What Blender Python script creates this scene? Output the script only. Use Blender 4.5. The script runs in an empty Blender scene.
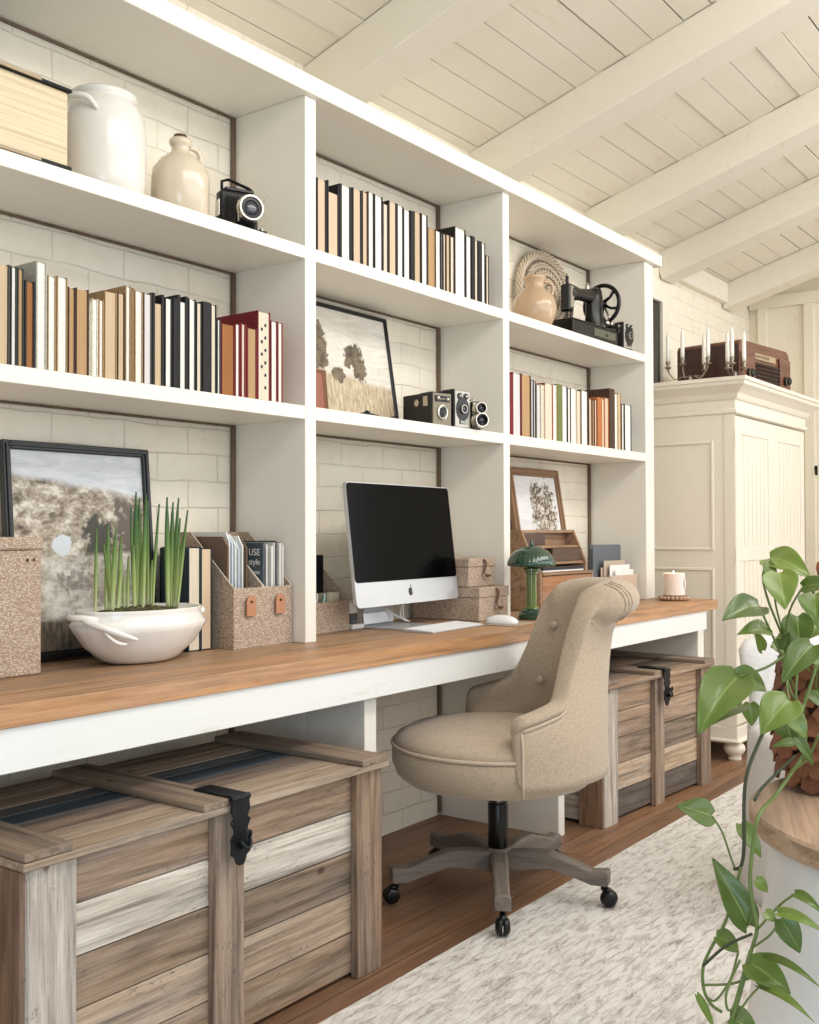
import bpy, bmesh, math, random
from mathutils import Vector, Matrix, noise
random.seed(7)
C = bpy.context.scene.collection
PI = math.pi
sin, cos, rad = math.sin, math.cos, math.radians

# ---------------------------------------------------------------- camera
CF, CYAW, CPITCH, CROLL = 1044.18, rad(36.7804), rad(1.0329), rad(-0.1363)
CAM = Vector((0.0, -2.0067, 1.077))
fw = Vector((cos(CYAW)*cos(CPITCH), sin(CYAW)*cos(CPITCH), sin(CPITCH)))
rt = Vector((sin(CYAW), -cos(CYAW), 0.0))
up = rt.cross(fw)
rt, up = rt*cos(CROLL)+up*sin(CROLL), up*cos(CROLL)-rt*sin(CROLL)
cd = bpy.data.cameras.new('camera'); cam = bpy.data.objects.new('camera', cd); C.objects.link(cam)
cd.sensor_fit = 'HORIZONTAL'; cd.sensor_width = 36; cd.lens = CF/819*36; cd.clip_start = 0.05
M3 = Matrix((rt, up, -fw)).transposed()
cam.matrix_world = Matrix.Translation(CAM) @ M3.to_4x4()
bpy.context.scene.camera = cam

def at(x, y, axis, val):
    """measured point: where the sight line of a photo point meets the plane axis = val"""
    r = fw*CF + rt*(x-409.5) + up*(512-y)
    i = 'XYZ'.index(axis)
    return CAM + r*((val-CAM[i])/r[i])
def dp(x, y, depth):
    """measured point at a given distance into the room"""
    return CAM + (fw*CF + rt*(x-409.5) + up*(512-y))*(depth/CF)

# ---------------------------------------------------------------- materials
def srgb(r, g, b):
    f = lambda c: (c/255/12.92) if c/255 <= .04045 else ((c/255+.055)/1.055)**2.4
    return (f(r), f(g), f(b))
MATS = {}
def new_mat(name):
    m = bpy.data.materials.new(name); m.use_nodes = True
    nt = m.node_tree; b = nt.nodes['Principled BSDF']
    return m, nt, b
def N(nt, t, **kw):
    n = nt.nodes.new(t)
    for k, v in kw.items():
        if k in n.inputs: n.inputs[k].default_value = v
        else: setattr(n, k, v)
    return n
def L(nt, a, b): nt.links.new(a, b)
def mixc(nt, fac, a, b, mode='MIX'):
    n = nt.nodes.new('ShaderNodeMix'); n.data_type = 'RGBA'; n.blend_type = mode
    for i, s in ((0, fac), (6, a), (7, b)):
        if hasattr(s, 'is_linked'): nt.links.new(s, n.inputs[i])
        elif i == 0: n.inputs[0].default_value = s
        else: n.inputs[i].default_value = (*s[:3], 1)
    return n.outputs[2]
def ramp(nt, src, stops):
    r = nt.nodes.new('ShaderNodeValToRGB'); L(nt, src, r.inputs[0])
    e = r.color_ramp.elements
    while len(e) < len(stops): e.new(.5)
    for i, (p, c) in enumerate(stops):
        e[i].position = p; e[i].color = (*c, 1) if len(c) == 3 else c
    return r.outputs[0]
def coords(nt, scale=(1,1,1), rnd=True, rot=(0,0,0)):
    tc = N(nt, 'ShaderNodeTexCoord'); mp = N(nt, 'ShaderNodeMapping'); mp.inputs['Scale'].default_value = scale
    mp.inputs['Rotation'].default_value = rot
    L(nt, tc.outputs['Object'], mp.inputs[0])
    if rnd:
        g = N(nt, 'ShaderNodeNewGeometry'); ml = N(nt, 'ShaderNodeMath', operation='MULTIPLY'); ml.inputs[1].default_value = 37.0
        L(nt, g.outputs['Random Per Island'], ml.inputs[0])
        ad = N(nt, 'ShaderNodeVectorMath', operation='ADD'); L(nt, mp.outputs[0], ad.inputs[0]); L(nt, ml.outputs[0], ad.inputs[1])
        return ad.outputs[0]
    return mp.outputs[0]
def noise_n(nt, vec, scale, detail=4, rough=.55, dist=0.):
    n = N(nt, 'ShaderNodeTexNoise'); n.inputs['Scale'].default_value = scale; n.inputs['Detail'].default_value = detail
    n.inputs['Roughness'].default_value = rough; n.inputs['Distortion'].default_value = dist
    L(nt, vec, n.inputs['Vector']); return n.outputs['Fac']
def bump(nt, b, h, strength=.3, dist=.01):
    n = N(nt, 'ShaderNodeBump'); n.inputs['Strength'].default_value = strength; n.inputs['Distance'].default_value = dist
    L(nt, h, n.inputs['Height']); L(nt, n.outputs[0], b.inputs['Normal'])
def plain(name, col, rough=.5, metal=0., spec=.5, bumps=None, coat=0, **kw):
    if name in MATS: return MATS[name]
    m, nt, b = new_mat(name)
    b.inputs['Base Color'].default_value = (*col, 1); b.inputs['Roughness'].default_value = rough
    b.inputs['Metallic'].default_value = metal; b.inputs['Specular IOR Level'].default_value = spec
    b.inputs['Coat Weight'].default_value = coat
    if 'ior' in kw: b.inputs['IOR'].default_value = kw['ior']
    v = coords(nt, rnd=False); sc, st = bumps or (60, .04)
    h = noise_n(nt, v, sc, 3); bump(nt, b, h, st, .004)
    c = mixc(nt, h, tuple(x*.96 for x in col), tuple(min(1, x*1.03) for x in col)); L(nt, c, b.inputs['Base Color'])
    MATS[name] = m; return m
def paint(name, col, rough=.5, knots=.0, axis='X'):
    """brushed paint over wood"""
    if name in MATS: return MATS[name]
    m, nt, b = new_mat(name)
    sc = dict(X=(1, 14, 14), Y=(14, 1, 14), Z=(14, 14, 1))[axis]
    v = coords(nt, sc); h = noise_n(nt, v, 2.5, 5, .6, .6)
    v2 = coords(nt, (1,1,1)); s = noise_n(nt, v2, 3, 3)
    c = mixc(nt, h, tuple(x*.93 for x in col), col); c = mixc(nt, s, tuple(x*.97 for x in col), c, 'MIX')
    if knots:
        k = N(nt, 'ShaderNodeTexVoronoi'); k.inputs['Scale'].default_value = 3.2; L(nt, coords(nt, (1,1,1)), k.inputs['Vector'])
        kk = ramp(nt, k.outputs['Distance'], [(0.0, (1,1,1)), (.022, (1,1,1)), (.05, (0,0,0))])
        c = mixc(nt, kk, c, tuple(x*(1-knots) for x in col))
        w = noise_n(nt, coords(nt, (1.2, 5, 5)), 3, 6, .7); ww = ramp(nt, w, [(.60, (0,0,0)), (.78, (1,1,1))])
        c = mixc(nt, ww, c, (col[0]*.84, col[1]*.78, col[2]*.7))
    L(nt, c, b.inputs['Base Color']); b.inputs['Roughness'].default_value = rough
    bump(nt, b, h, .25, .003); MATS[name] = m; return m
def wood(name, axis='X', rough=.6, contrast=.5, base=None, gscale=1., saw=0.):
    """timber whose plank colour comes from the colour attribute 'Col' (or base)"""
    if name in MATS: return MATS[name]
    m, nt, b = new_mat(name)
    s1, s2 = 1.6*gscale, 34*gscale
    sc = dict(X=(s1, s2, s2), Y=(s2, s1, s2), Z=(s2, s2, s1))[axis]
    v = coords(nt, sc)
    g = noise_n(nt, v, 1.0, 8, .62, .9)
    sc2 = dict(X=(.8, 6, 6), Y=(6, .8, 6), Z=(6, 6, .8))[axis]
    g2 = noise_n(nt, coords(nt, sc2), 1.6, 4, .6, 2.2)
    wv = N(nt, 'ShaderNodeTexWave'); wv.bands_direction = 'DIAGONAL'; wv.inputs['Scale'].default_value = 1.3
    wv.inputs['Distortion'].default_value = 6; wv.inputs['Detail'].default_value = 3; L(nt, coords(nt, dict(X=(.6,14,14),Y=(14,.6,14),Z=(14,14,.6))[axis]), wv.inputs['Vector'])
    if base is None:
        a = N(nt, 'ShaderNodeAttribute', attribute_name='Col'); col = a.outputs['Color']
    else:
        col = mixc(nt, 0, base, base)
    f1 = ramp(nt, g, [(.30, (1-contrast,)*3), (.52, (1,1,1)), (.8, (1.12,1.12,1.12))])
    f2 = ramp(nt, g2, [(.3, (.72,.69,.66)), (.55, (1,1,1)), (.75, (1.1,1.1,1.1))])
    f3 = ramp(nt, wv.outputs['Fac'], [(0, (.84,.82,.80)), (.35, (1,1,1))])
    c = mixc(nt, 1.0, col, f1, 'MULTIPLY'); c = mixc(nt, min(1,contrast*1.5), c, mixc(nt, 1., c, f2, 'MULTIPLY')); c = mixc(nt, min(1,contrast*1.6), c, mixc(nt, 1., c, f3, 'MULTIPLY'))
    fn_ = noise_n(nt, coords(nt, dict(X=(7, 260, 260), Y=(260, 7, 260), Z=(260, 260, 7))[axis]), 1., 4, .7, .4)
    c = mixc(nt, min(1, contrast*1.4), c, mixc(nt, 1., c, ramp(nt, fn_, [(.32, (.62,.60,.58)), (.5, (1,1,1)), (.7, (1.12,1.12,1.12))]), 'MULTIPLY'))
    gs = ramp(nt, noise_n(nt, coords(nt, dict(X=(.7, 9, 9), Y=(9, .7, 9), Z=(9, 9, .7))[axis]), 1.7, 5, .7, 1.), [(.42, (0,0,0)), (.66, (.75,.75,.75))])
    hs = N(nt, 'ShaderNodeHueSaturation'); hs.inputs['Saturation'].default_value = .6; hs.inputs['Value'].default_value = .82; L(nt, c, hs.inputs['Color']); c = mixc(nt, mixc(nt, 1., gs, (contrast*1.5,)*3, 'MULTIPLY'), c, hs.outputs[0])
    vo = N(nt, 'ShaderNodeTexVoronoi'); vo.inputs['Scale'].default_value = 4.0
    L(nt, coords(nt, dict(X=(1,1.6,1.6),Y=(1.6,1,1.6),Z=(1.6,1.6,1))[axis]), vo.inputs['Vector'])
    kn = ramp(nt, vo.outputs['Distance'], [(0, (1,1,1)), (.035, (.9,.9,.9)), (.07, (0,0,0))])
    c = mixc(nt, kn, c, mixc(nt, 1., c, (.33,.25,.2), 'MULTIPLY'))
    if saw:
        sp = ramp(nt, noise_n(nt, coords(nt, dict(X=(20,60,60),Y=(60,20,60),Z=(60,60,20))[axis]), 2.2, 3, .8), [(.58, (0,0,0)), (.68, (saw,saw,saw))])
        msk = ramp(nt, noise_n(nt, coords(nt), 5, 3), [(.45, (0,0,0)), (.6, (1,1,1))])
        c = mixc(nt, mixc(nt, 1., sp, msk, 'MULTIPLY'), c, (.06,.05,.045))
    L(nt, c, b.inputs['Base Color']); b.inputs['Roughness'].default_value = rough
    bump(nt, b, g, .5, .004); MATS[name] = m; return m
def fabric(name, col, scale=420, rough=.95, tone=.25, weave=.5):
    if name in MATS: return MATS[name]
    m, nt, b = new_mat(name)
    h1 = noise_n(nt, coords(nt, (1, 1, .12), rnd=False), scale, 2, .6); h2 = noise_n(nt, coords(nt, (.15, .15, 1), rnd=False), scale, 2, .6)
    ad = N(nt, 'ShaderNodeMath', operation='ADD'); L(nt, h1, ad.inputs[0]); L(nt, h2, ad.inputs[1])
    f = ramp(nt, ad.outputs[0], [(.42, (0,0,0)), (.62, (1,1,1))])
    ad.use_clamp = False; 
    hv = N(nt, 'ShaderNodeMath', operation='MULTIPLY'); hv.inputs[1].default_value = .5; L(nt, ad.outputs[0], hv.inputs[0])
    f = ramp(nt, hv.outputs[0], [(.42, (0,0,0)), (.58, (1,1,1))])
    c = mixc(nt, f, tuple(x*(1-tone) for x in col), tuple(min(1, x*(1+tone*.35)) for x in col))
    L(nt, c, b.inputs['Base Color']); b.inputs['Roughness'].default_value = rough; b.inputs['Specular IOR Level'].default_value = .15
    b.inputs['Sheen Weight'].default_value = .25
    bump(nt, b, hv.outputs[0], weave, .002); MATS[name] = m; return m
def rope_weave(name, col, dark):
    """flecked raffia cloth of the storage boxes"""
    if name in MATS: return MATS[name]
    m, nt, b = new_mat(name)
    v = N(nt, 'ShaderNodeTexVoronoi'); v.inputs['Scale'].default_value = 330; L(nt, coords(nt, (.55, .55, 1), rnd=False), v.inputs['Vector'])
    n = noise_n(nt, coords(nt, (.6,.6,1.4), rnd=False), 150, 3, .7)
    ad = N(nt, 'ShaderNodeMath', operation='MULTIPLY'); L(nt, v.outputs['Distance'], ad.inputs[0]); L(nt, n, ad.inputs[1])
    f = ramp(nt, ad.outputs[0], [(.06, (1,1,1)), (.30, (0,0,0))])
    c = mixc(nt, f, dark, col); L(nt, c, b.inputs['Base Color']); b.inputs['Roughness'].default_value = .9; b.inputs['Specular IOR Level'].default_value = .2
    bump(nt, b, f, .35, .002); MATS[name] = m; return m

# ---------------------------------------------------------------- mesh builder
class MB:
    def __init__(s): s.v = []; s.f = []; s.c = []; s.col = (.8, .8, .8)
    def face(s, idx): s.f.append(tuple(idx)); s.c.append(s.col)
    def raw(s, verts, faces, M=None):
        o = len(s.v)
        for p in verts: s.v.append(tuple(M @ Vector(p)) if M else tuple(p))
        for f in faces: s.face([o+i for i in f])
    def box(s, x0, x1, y0, y1, z0, z1, M=None, col=None, ch=0.0):
        if col: s.col = col
        if ch <= 0:
            vs = [(x, y, z) for z in (z0, z1) for y in (y0, y1) for x in (x0, x1)]
            s.raw(vs, [(0,2,3,1), (4,5,7,6), (0,1,5,4), (2,6,7,3), (0,4,6,2), (1,3,7,5)], M)
        else:                                              # chamfered box
            b = bmesh.new(); bmesh.ops.create_cube(b, size=1)
            for v in b.verts: v.co = ((x0+x1)/2+v.co.x*(x1-x0), (y0+y1)/2+v.co.y*(y1-y0), (z0+z1)/2+v.co.z*(z1-z0))
            bmesh.ops.bevel(b, geom=b.edges[:], offset=ch, segments=1, affect='EDGES')
            b.verts.index_update()
            s.raw([v.co[:] for v in b.verts], [[v.index for v in f.verts] for f in b.faces], M); b.free()
        return s
    def prism(s, pts, a0, a1, axis='Y', M=None, col=None):
        """polygon pts (two coords) extruded along axis"""
        if col: s.col = col
        n = len(pts)
        mk = {'Y': lambda p, a: (p[0], a, p[1]), 'Z': lambda p, a: (p[0], p[1], a), 'X': lambda p, a: (a, p[0], p[1])}[axis]
        vs = [mk(p, a0) for p in pts]+[mk(p, a1) for p in pts]
        fs = [tuple(range(n)), tuple(range(2*n-1, n-1, -1))]+[(i, i+n, (i+1) % n+n, (i+1) % n) for i in range(n)]
        s.raw(vs, fs, M); return s
    def lathe(s, prof, n=32, c=(0,0,0), M=None, sx=1, sy=1, col=None, wob=None, cap=True):
        if col: s.col = col
        vs, fs = [], []
        for r, z in prof:
            for i in range(n):
                a = 2*PI*i/n; k = wob(a, z) if wob else 1
                vs.append((c[0]+cos(a)*r*sx*k, c[1]+sin(a)*r*sy*k, c[2]+z))
        m = len(prof)
        for j in range(m-1):
            for i in range(n): k = (i+1) % n; fs.append((j*n+i, j*n+k, (j+1)*n+k, (j+1)*n+i))
        if cap and prof[0][0] > 1e-5: fs.append(tuple(range(n-1, -1, -1)))
        if cap and prof[-1][0] > 1e-5: fs.append(tuple((m-1)*n+i for i in range(n)))
        s.raw(vs, fs, M); return s
    def tube(s, pts, r, n=8, M=None, col=None, closed=False, flat=1.0):
        if col: s.col = col
        P = [Vector(p) for p in pts]; m = len(P)
        R = r if isinstance(r, (list, tuple)) else [r]*m
        vs, fs = [], []; prev = None
        for i, p in enumerate(P):
            if closed: t = P[(i+1) % m]-P[i-1]
            else: t = P[min(i+1, m-1)]-P[max(i-1, 0)]
            t = t.normalized() if t.length > 1e-9 else Vector((0,0,1))
            if prev is None:
                a = Vector((0,0,1)) if abs(t.z) < .9 else Vector((1,0,0)); u = t.cross(a).normalized()
            else:
                u = (prev-t*prev.dot(t)); u = u.normalized() if u.length > 1e-6 else t.orthogonal().normalized()
            prev = u; w = t.cross(u)
            for k in range(n):
                a = 2*PI*k/n; vs.append(tuple(p+u*cos(a)*R[i]+w*sin(a)*R[i]*flat))
        for i in range(m-1+(1 if closed else 0)):
            j = (i+1) % m
            for k in range(n): k2 = (k+1) % n; fs.append((i*n+k, i*n+k2, j*n+k2, j*n+k))
        if not closed: fs.append(tuple(range(n-1, -1, -1))); fs.append(tuple((m-1)*n+k for k in range(n)))
        s.raw(vs, fs, M); return s
    def sphere(s, c, r, n=12, M=None, col=None, sz=1.):
        prof = [(max(r*sin(PI*j/(n//2)), 1e-6), -r*sz*cos(PI*j/(n//2))) for j in range(n//2+1)]
        return s.lathe(prof, n, c, M, col=col, cap=False)
    def build(s, name, mat, parent=None, smooth=False, bevel=0, sub=0, solid=0, autos=None):
        me = bpy.data.meshes.new(name); me.from_pydata(s.v, [], s.f)
        a = me.color_attributes.new('Col', 'FLOAT_COLOR', 'CORNER'); i = 0
        for pi, p in enumerate(me.polygons):
            for li in p.loop_indices: a.data[li].color = (*s.c[pi], 1)
        b = bmesh.new(); b.from_mesh(me); bmesh.ops.remove_doubles(b, verts=b.verts, dist=1e-6) if smooth else None
        bmesh.ops.recalc_face_normals(b, faces=b.faces); b.to_mesh(me); b.free()
        o = bpy.data.objects.new(name, me); C.objects.link(o)
        if mat: me.materials.append(mat)
        if parent: o.parent = parent
        if smooth:
            for p in me.polygons: p.use_smooth = True
        if solid: m = o.modifiers.new('s', 'SOLIDIFY'); m.thickness = solid; m.offset = 0
        if bevel: m = o.modifiers.new('b', 'BEVEL'); m.width = bevel; m.segments = 2; m.limit_method = 'ANGLE'; m.angle_limit = rad(40)
        if sub: m = o.modifiers.new('u', 'SUBSURF'); m.levels = sub; m.render_levels = sub
        if autos:
            for p in me.polygons: p.use_smooth = True
            m = o.modifiers.new('e', 'EDGE_SPLIT'); m.split_angle = rad(autos)
        return o
def tag(o, label, cat, group=None, kind=None):
    o['label'] = label; o['category'] = cat
    if group: o['group'] = group
    if kind: o['kind'] = kind
    return o
def thing(name, label, cat, loc=(0,0,0), rz=0, group=None, rot=None):
    o = bpy.data.objects.new(name, None); o.empty_display_size = .05; C.objects.link(o); o.location = loc
    o.rotation_euler = rot if rot else (0, 0, rz)
    return tag(o, label, cat, group)
def struct(name, mb, mat, label=None, **kw):
    o = mb.build(name, mat, **kw); o['kind'] = 'structure'
    if label: o['label'] = label
    return o

WHITE = srgb(244, 240, 230); CREAM = srgb(240, 233, 214)
m_white = paint('white shelf paint', srgb(240, 235, 224), .45, axis='X')
m_trimw = paint('cream painted timber', srgb(238, 232, 217), .55, .06, axis='Y')
m_ceil = paint('whitewashed ceiling boards', srgb(234, 227, 211), .6, .35, axis='X')
# ================================================================ the setting
WY = .292                                                      # brick wall face
XE = 6.786                                                     # end wall face
SL = .295; ZW = 2.589                                          # ceiling slope / height at the brick wall
def zc(y): return ZW + SL*(WY-y)
# brick wall
m, nt, b = new_mat('painted brick'); m_brick = m
tc = N(nt, 'ShaderNodeTexCoord'); sp = N(nt, 'ShaderNodeSeparateXYZ'); cb = N(nt, 'ShaderNodeCombineXYZ')
L(nt, tc.outputs['Object'], sp.inputs[0]); L(nt, sp.outputs[0], cb.inputs[0]); L(nt, sp.outputs[2], cb.inputs[1])
wn = N(nt, 'ShaderNodeTexNoise'); wn.inputs['Scale'].default_value = 6; L(nt, tc.outputs['Object'], wn.inputs['Vector'])
vm = N(nt, 'ShaderNodeVectorMath', operation='MULTIPLY_ADD'); vm.inputs[1].default_value = (.02, .02, 0)
L(nt, wn.outputs['Color'], vm.inputs[0]); L(nt, cb.outputs[0], vm.inputs[2])
bk = N(nt, 'ShaderNodeTexBrick'); bk.inputs['Scale'].default_value = 1; bk.inputs['Brick Width'].default_value = .225
bk.inputs['Row Height'].default_value = .077; bk.inputs['Mortar Size'].default_value = .0035; bk.inputs['Mortar Smooth'].default_value = 1.0
bk.inputs['Color1'].default_value = (1,1,1,1); bk.inputs['Color2'].default_value = (.9,.9,.9,1); bk.inputs['Mortar'].default_value = (0,0,0,1)
L(nt, vm.outputs[0], bk.inputs['Vector'])
fine = noise_n(nt, tc.outputs['Object'], 18, 6, .65); big = noise_n(nt, tc.outputs['Object'], 3, 3)
h = mixc(nt, .35, bk.outputs['Color'], fine)
c = mixc(nt, fine, srgb(232, 222, 202), srgb(248, 241, 225)); mf = mixc(nt, 1., bk.outputs['Fac'], ramp(nt, noise_n(nt, tc.outputs['Object'], 4, 5, .7), [(.38, (.12,.12,.12)), (.62, (.8,.8,.8))]), 'MULTIPLY'); c = mixc(nt, mf, c, srgb(196, 186, 166))
ck = ramp(nt, noise_n(nt, tc.outputs['Object'], 9, 8, .75, 1.5), [(.492, (0,0,0)), (.5, (1,1,1)), (.508, (0,0,0))])
ck = mixc(nt, 1., ck, ramp(nt, big, [(.5, (0,0,0)), (.62, (.45,.45,.45))]), 'MULTIPLY')
c = mixc(nt, ck, c, srgb(150, 138, 118))
L(nt, c, b.inputs['Base Color']); b.inputs['Roughness'].default_value = .7; bump(nt, b, h, .45, .009)
w = MB(); w.box(-.6, XE+.1, WY, WY+.12, -.02, ZW+.03); struct('wall_left', w, m_brick, 'painted brick wall behind the shelves')
# end wall: boards and battens under a header rail
m_end = paint('cream end wall paint', srgb(240, 233, 214), .55, .04, axis='Z')
w = MB(); w.box(XE+.02, XE+.12, -3.4, WY, -.02, 3.8)
yb = WY
for y0, y1 in ((.176, .228), (-.121, -.063), (-.42, -.36), (-.72, -.66), (-1.02, -.96), (-1.32, -1.26), (-1.62, -1.56), (-1.92, -1.86)):
    w.box(XE-.012, XE+.02, y0, y1, 0, 2.51)
w.box(XE-.02, XE+.02, -3.4, WY-.01, 2.51, 2.585)
struct('wall_end', w, m_end, 'cream boarded end wall with battens')
# floor boards
m_floor = wood('brown floorboards', 'X', .5, .45)
w = MB(); y = WY; i = 0
while y > -3.4:
    x = -.6
    while x < XE+.1:
        ln = random.uniform(1.4, 2.6); x1 = min(x+ln, XE+.1)
        k = random.uniform(.8, 1.15); col = srgb(146, 106, 74); w.box(x+.001, x1-.001, y-.138, y-.001, -.025, 0, col=tuple(q*k for q in col)); x = x1
    y -= .14
w.box(-.6, XE+.1, -3.4, WY, -.05, -.026, col=srgb(40, 28, 20))
struct('floor', w, m_floor, 'worn brown floorboards')
# ceiling boards between beams
BX = [-.42, .56, 1.53, 2.50, 3.475, 4.45, 5.35, 6.30]; BW, BH = .15, .145
w = MB(); sl = math.atan(SL)
Mc = Matrix.Translation((0, WY, ZW)) @ Matrix.Rotation(-sl, 4, 'X') @ Matrix.Scale(-1, 4, (0,1,0))   # local +y runs up the slope
edges = BX+[XE+.1]
for a, bb in zip(edges[:-1], edges[1:]):
    t = -.06; off = random.uniform(0, .03)
    while t < 2.95:
        wd = random.choice((.10, .105, .112, .118)); gp = random.choice((.0015, .002, .002, .004)); k = random.uniform(.93, 1.03)
        w.box(a, bb, t+gp, t+wd-.0015, random.uniform(0, .006), .03, M=Mc, col=tuple(q*k for q in srgb(232, 222, 200))); t += wd
struct('ceiling', w, m_ceil, 'whitewashed board ceiling')
w = MB(); w.box(-.6, XE+.1, -.1, 2.95, .032, .05, M=Mc); struct('ceiling_deck', w, plain('dark roof deck', srgb(60, 50, 40), .9))
for k, x in enumerate(BX):
    w = MB(); w.box(x, x+BW, -.03, 2.95, -BH, .002, M=Mc, ch=.004); struct('trim_%d' % (k+1), w, m_trimw, 'cream painted ceiling beam')
k = len(BX)
for a, bb in zip(BX[:-1], BX[1:]):
    if a < 5: continue
    k += 1; w = MB(); w.box(a+BW+.001, bb-.001, WY-.04, WY-.001, 2.475, ZW+.005); struct('trim_%d' % k, w, m_trimw, 'cream wall plate between beams')
# window frame just past the shelves
w = MB()
for x0, x1, z0, z1 in ((5.33, 5.42, .9, 2.37), (4.72, 4.78, .9, 2.37), (4.78, 5.329, 2.31, 2.37), (4.78, 5.329, .9, .96)):
    w.box(x0, x1, WY-.03, WY-.001, z0, z1, ch=.003)
wf = struct('window_1', w, m_trimw, 'window casing between shelves and armoire')
w = MB(); w.box(4.78, 5.329, WY-.012, WY-.002, .96, 2.31)
wg = w.build('window_pane', plain('dark glass', srgb(30, 30, 32), .12), wf)

# ================================================================ bookshelf
x1L, x1R, x2L, x2R, x3L, x3R = 2.192, 2.238, 3.261, 3.304, 4.506, 4.607
T0, T1 = 2.322, 2.375; S1b, S1t, S2b, S2t = 1.8527, 1.8887, 1.3946, 1.4327; DZ = .76
m_shz = paint('white shelf paint upright', srgb(240, 235, 224), .45, axis='Z')
m_strip = wood('brown back strip', 'Z', .7, .4, base=srgb(120, 98, 74))
sh = thing('bookshelf', 'white painted built-in bookshelf standing on the long wooden desk', 'bookshelf', (2.8, 0, DZ))
def part(name, mb, mat, parent, **kw):
    o = mb.build(name, mat, parent, **kw)
    o.location = -Vector(parent.location) if parent.rotation_euler[2] == 0 and parent.rotation_euler[0] == 0 else (0,0,0)
    return o
D1 = WY-.004
x0L = .90
for a, bb in ((x0L, x0L+.045), (x1L, x1R), (x2L, x2R), (x3L, x3L+.044), (x3L+.048, x3R)):
    w = MB(); w.box(a, bb, 0 if a != x3L+.048 else .004, D1, DZ, T0, ch=.0015); part('divider', w, m_shz, sh)
for a, bb in ((x0L+.045, x1L), (x1R, x2L), (x2R, x3L)):
    for z0, z1 in ((S1b, S1t), (S2b, S2t)):
        w = MB(); w.box(a+.0005, bb-.0005, 0, D1, z0, z1, ch=.0015); part('shelf', w, m_white, sh)
w = MB(); w.box(x0L-.04, x3R+.05, -.02, D1, T0+.0005, T1, ch=.002); part('top_board', w, m_white, sh)
for a, bb in ((x0L+.045, x1L), (x1R, x2L), (x2R, x3L)):
    for z0, z1 in ((DZ, S2b), (S2t, S1b), (S1t, T0)):
        w = MB(); w.box(bb-.016, bb-.001, WY-.012, WY-.0045, z0+.001, z1-.001); part('back_strip', w, m_strip, sh)
        w = MB(); w.box(a+.001, bb-.017, WY-.010, WY-.0045, z1-.007, z1-.001); part('back_strip', w, m_strip, sh)

# ================================================================ desk
dk = thing('desk', 'long built-in desk with brown plank top and whitewashed apron', 'desk', (2.7, 0, 0))
m_top = wood('desk top timber', 'X', .45, .42)
w = MB(); ys = [-.271, -.13, .01, .15, .288]
for i in range(4):
    k = (1.05, .98, 1.03, .95)[i]
    w.box(.6, 4.682, ys[i]+(.0006 if i else 0), ys[i+1], .717, DZ-.0004, col=tuple(q*k for q in (srgb(190, 142, 98), srgb(176, 138, 102), srgb(170, 136, 104), srgb(164, 132, 102))[i]), ch=.0012)
part('desktop', w, m_top, dk)
m_apron = paint('whitewashed apron', srgb(236, 236, 232), .5, .12, axis='X')
w = MB(); w.box(.6, 4.56, -.262, -.240, .632, .7165, ch=.0015); part('apron', w, m_apron, dk)
for a, bb in ((x1L-.005, x1R), (x2L, x2R), (4.565, 4.607)):
    w = MB(); w.box(a, bb, -.219, -.002, 0, .7165, ch=.001); w.box(a, bb, 0, WY-.004, 0, .7165, ch=.001)
    part('side_panel', w, m_shz, dk)
w = MB(); w.box(4.609, 4.66, -.21, -.15, 0, .7165, ch=.002); part('leg', w, m_shz, dk)
for a in (3.261, 2.187):
    w = MB(); w.box(a-.016, a-.001, WY-.012, WY-.0045, .01, .70); part('back_strip', w, m_strip, dk)

# rug
m, nt, b = new_mat('distressed rug'); m_rug = m
v = coords(nt, (1,1,1), rnd=False)
n1 = noise_n(nt, coords(nt, (1, 2.0, 1), rnd=False, rot=(0,0,.5)), 9, 8, .8, .6); n2 = noise_n(nt, v, 160, 3, .7)
wv = N(nt, 'ShaderNodeTexWave', wave_type='RINGS'); wv.inputs['Scale'].default_value = 4.5; wv.inputs['Distortion'].default_value = 9; wv.inputs['Detail'].default_value = 4; wv.inputs['Detail Scale'].default_value = 1.6; L(nt, v, wv.inputs['Vector'])
vr = N(nt, 'ShaderNodeTexVoronoi', feature='DISTANCE_TO_EDGE'); vr.inputs['Scale'].default_value = 15
dv = N(nt, 'ShaderNodeVectorMath', operation='MULTIPLY_ADD'); dv.inputs[1].default_value = (.12, .12, 0)
nz = N(nt, 'ShaderNodeTexNoise'); nz.inputs['Scale'].default_value = 10; L(nt, v, nz.inputs['Vector']); L(nt, nz.outputs['Color'], dv.inputs[0]); L(nt, v, dv.inputs[2]); L(nt, dv.outputs[0], vr.inputs['Vector'])
f = ramp(nt, n1, [(.36, (0,0,0)), (.5, (1,1,1))]); g = ramp(nt, vr.outputs['Distance'], [(0, (0,0,0)), (.07, (1,1,1))])
f3 = ramp(nt, noise_n(nt, coords(nt, (14, 60, 1), rnd=False, rot=(0,0,.15)), 1, 5, .75, .6), [(.40, (0,0,0)), (.50, (1,1,1))]); f2 = mixc(nt, .18, f, g); f2 = mixc(nt, .38, f2, wv.outputs['Color']); f2 = mixc(nt, .42, f2, f3); f2 = mixc(nt, .25, f2, n2)
c = ramp(nt, f2, [(.25, srgb(168, 158, 146)), (.45, srgb(212, 205, 196)), (.75, srgb(230, 226, 220))])
L(nt, c, b.inputs['Base Color']); b.inputs['Roughness'].default_value = .95; b.inputs['Specular IOR Level'].default_value = .1
bump(nt, b, f2, .8, .006)
w = MB(); w.box(.2, 4.72, -2.9, -.472, .0005, .006, ch=.002); tag(w.build('rug', m_rug), 'pale distressed cream rug with sculpted worn pattern on the floor', 'rug')

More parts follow.
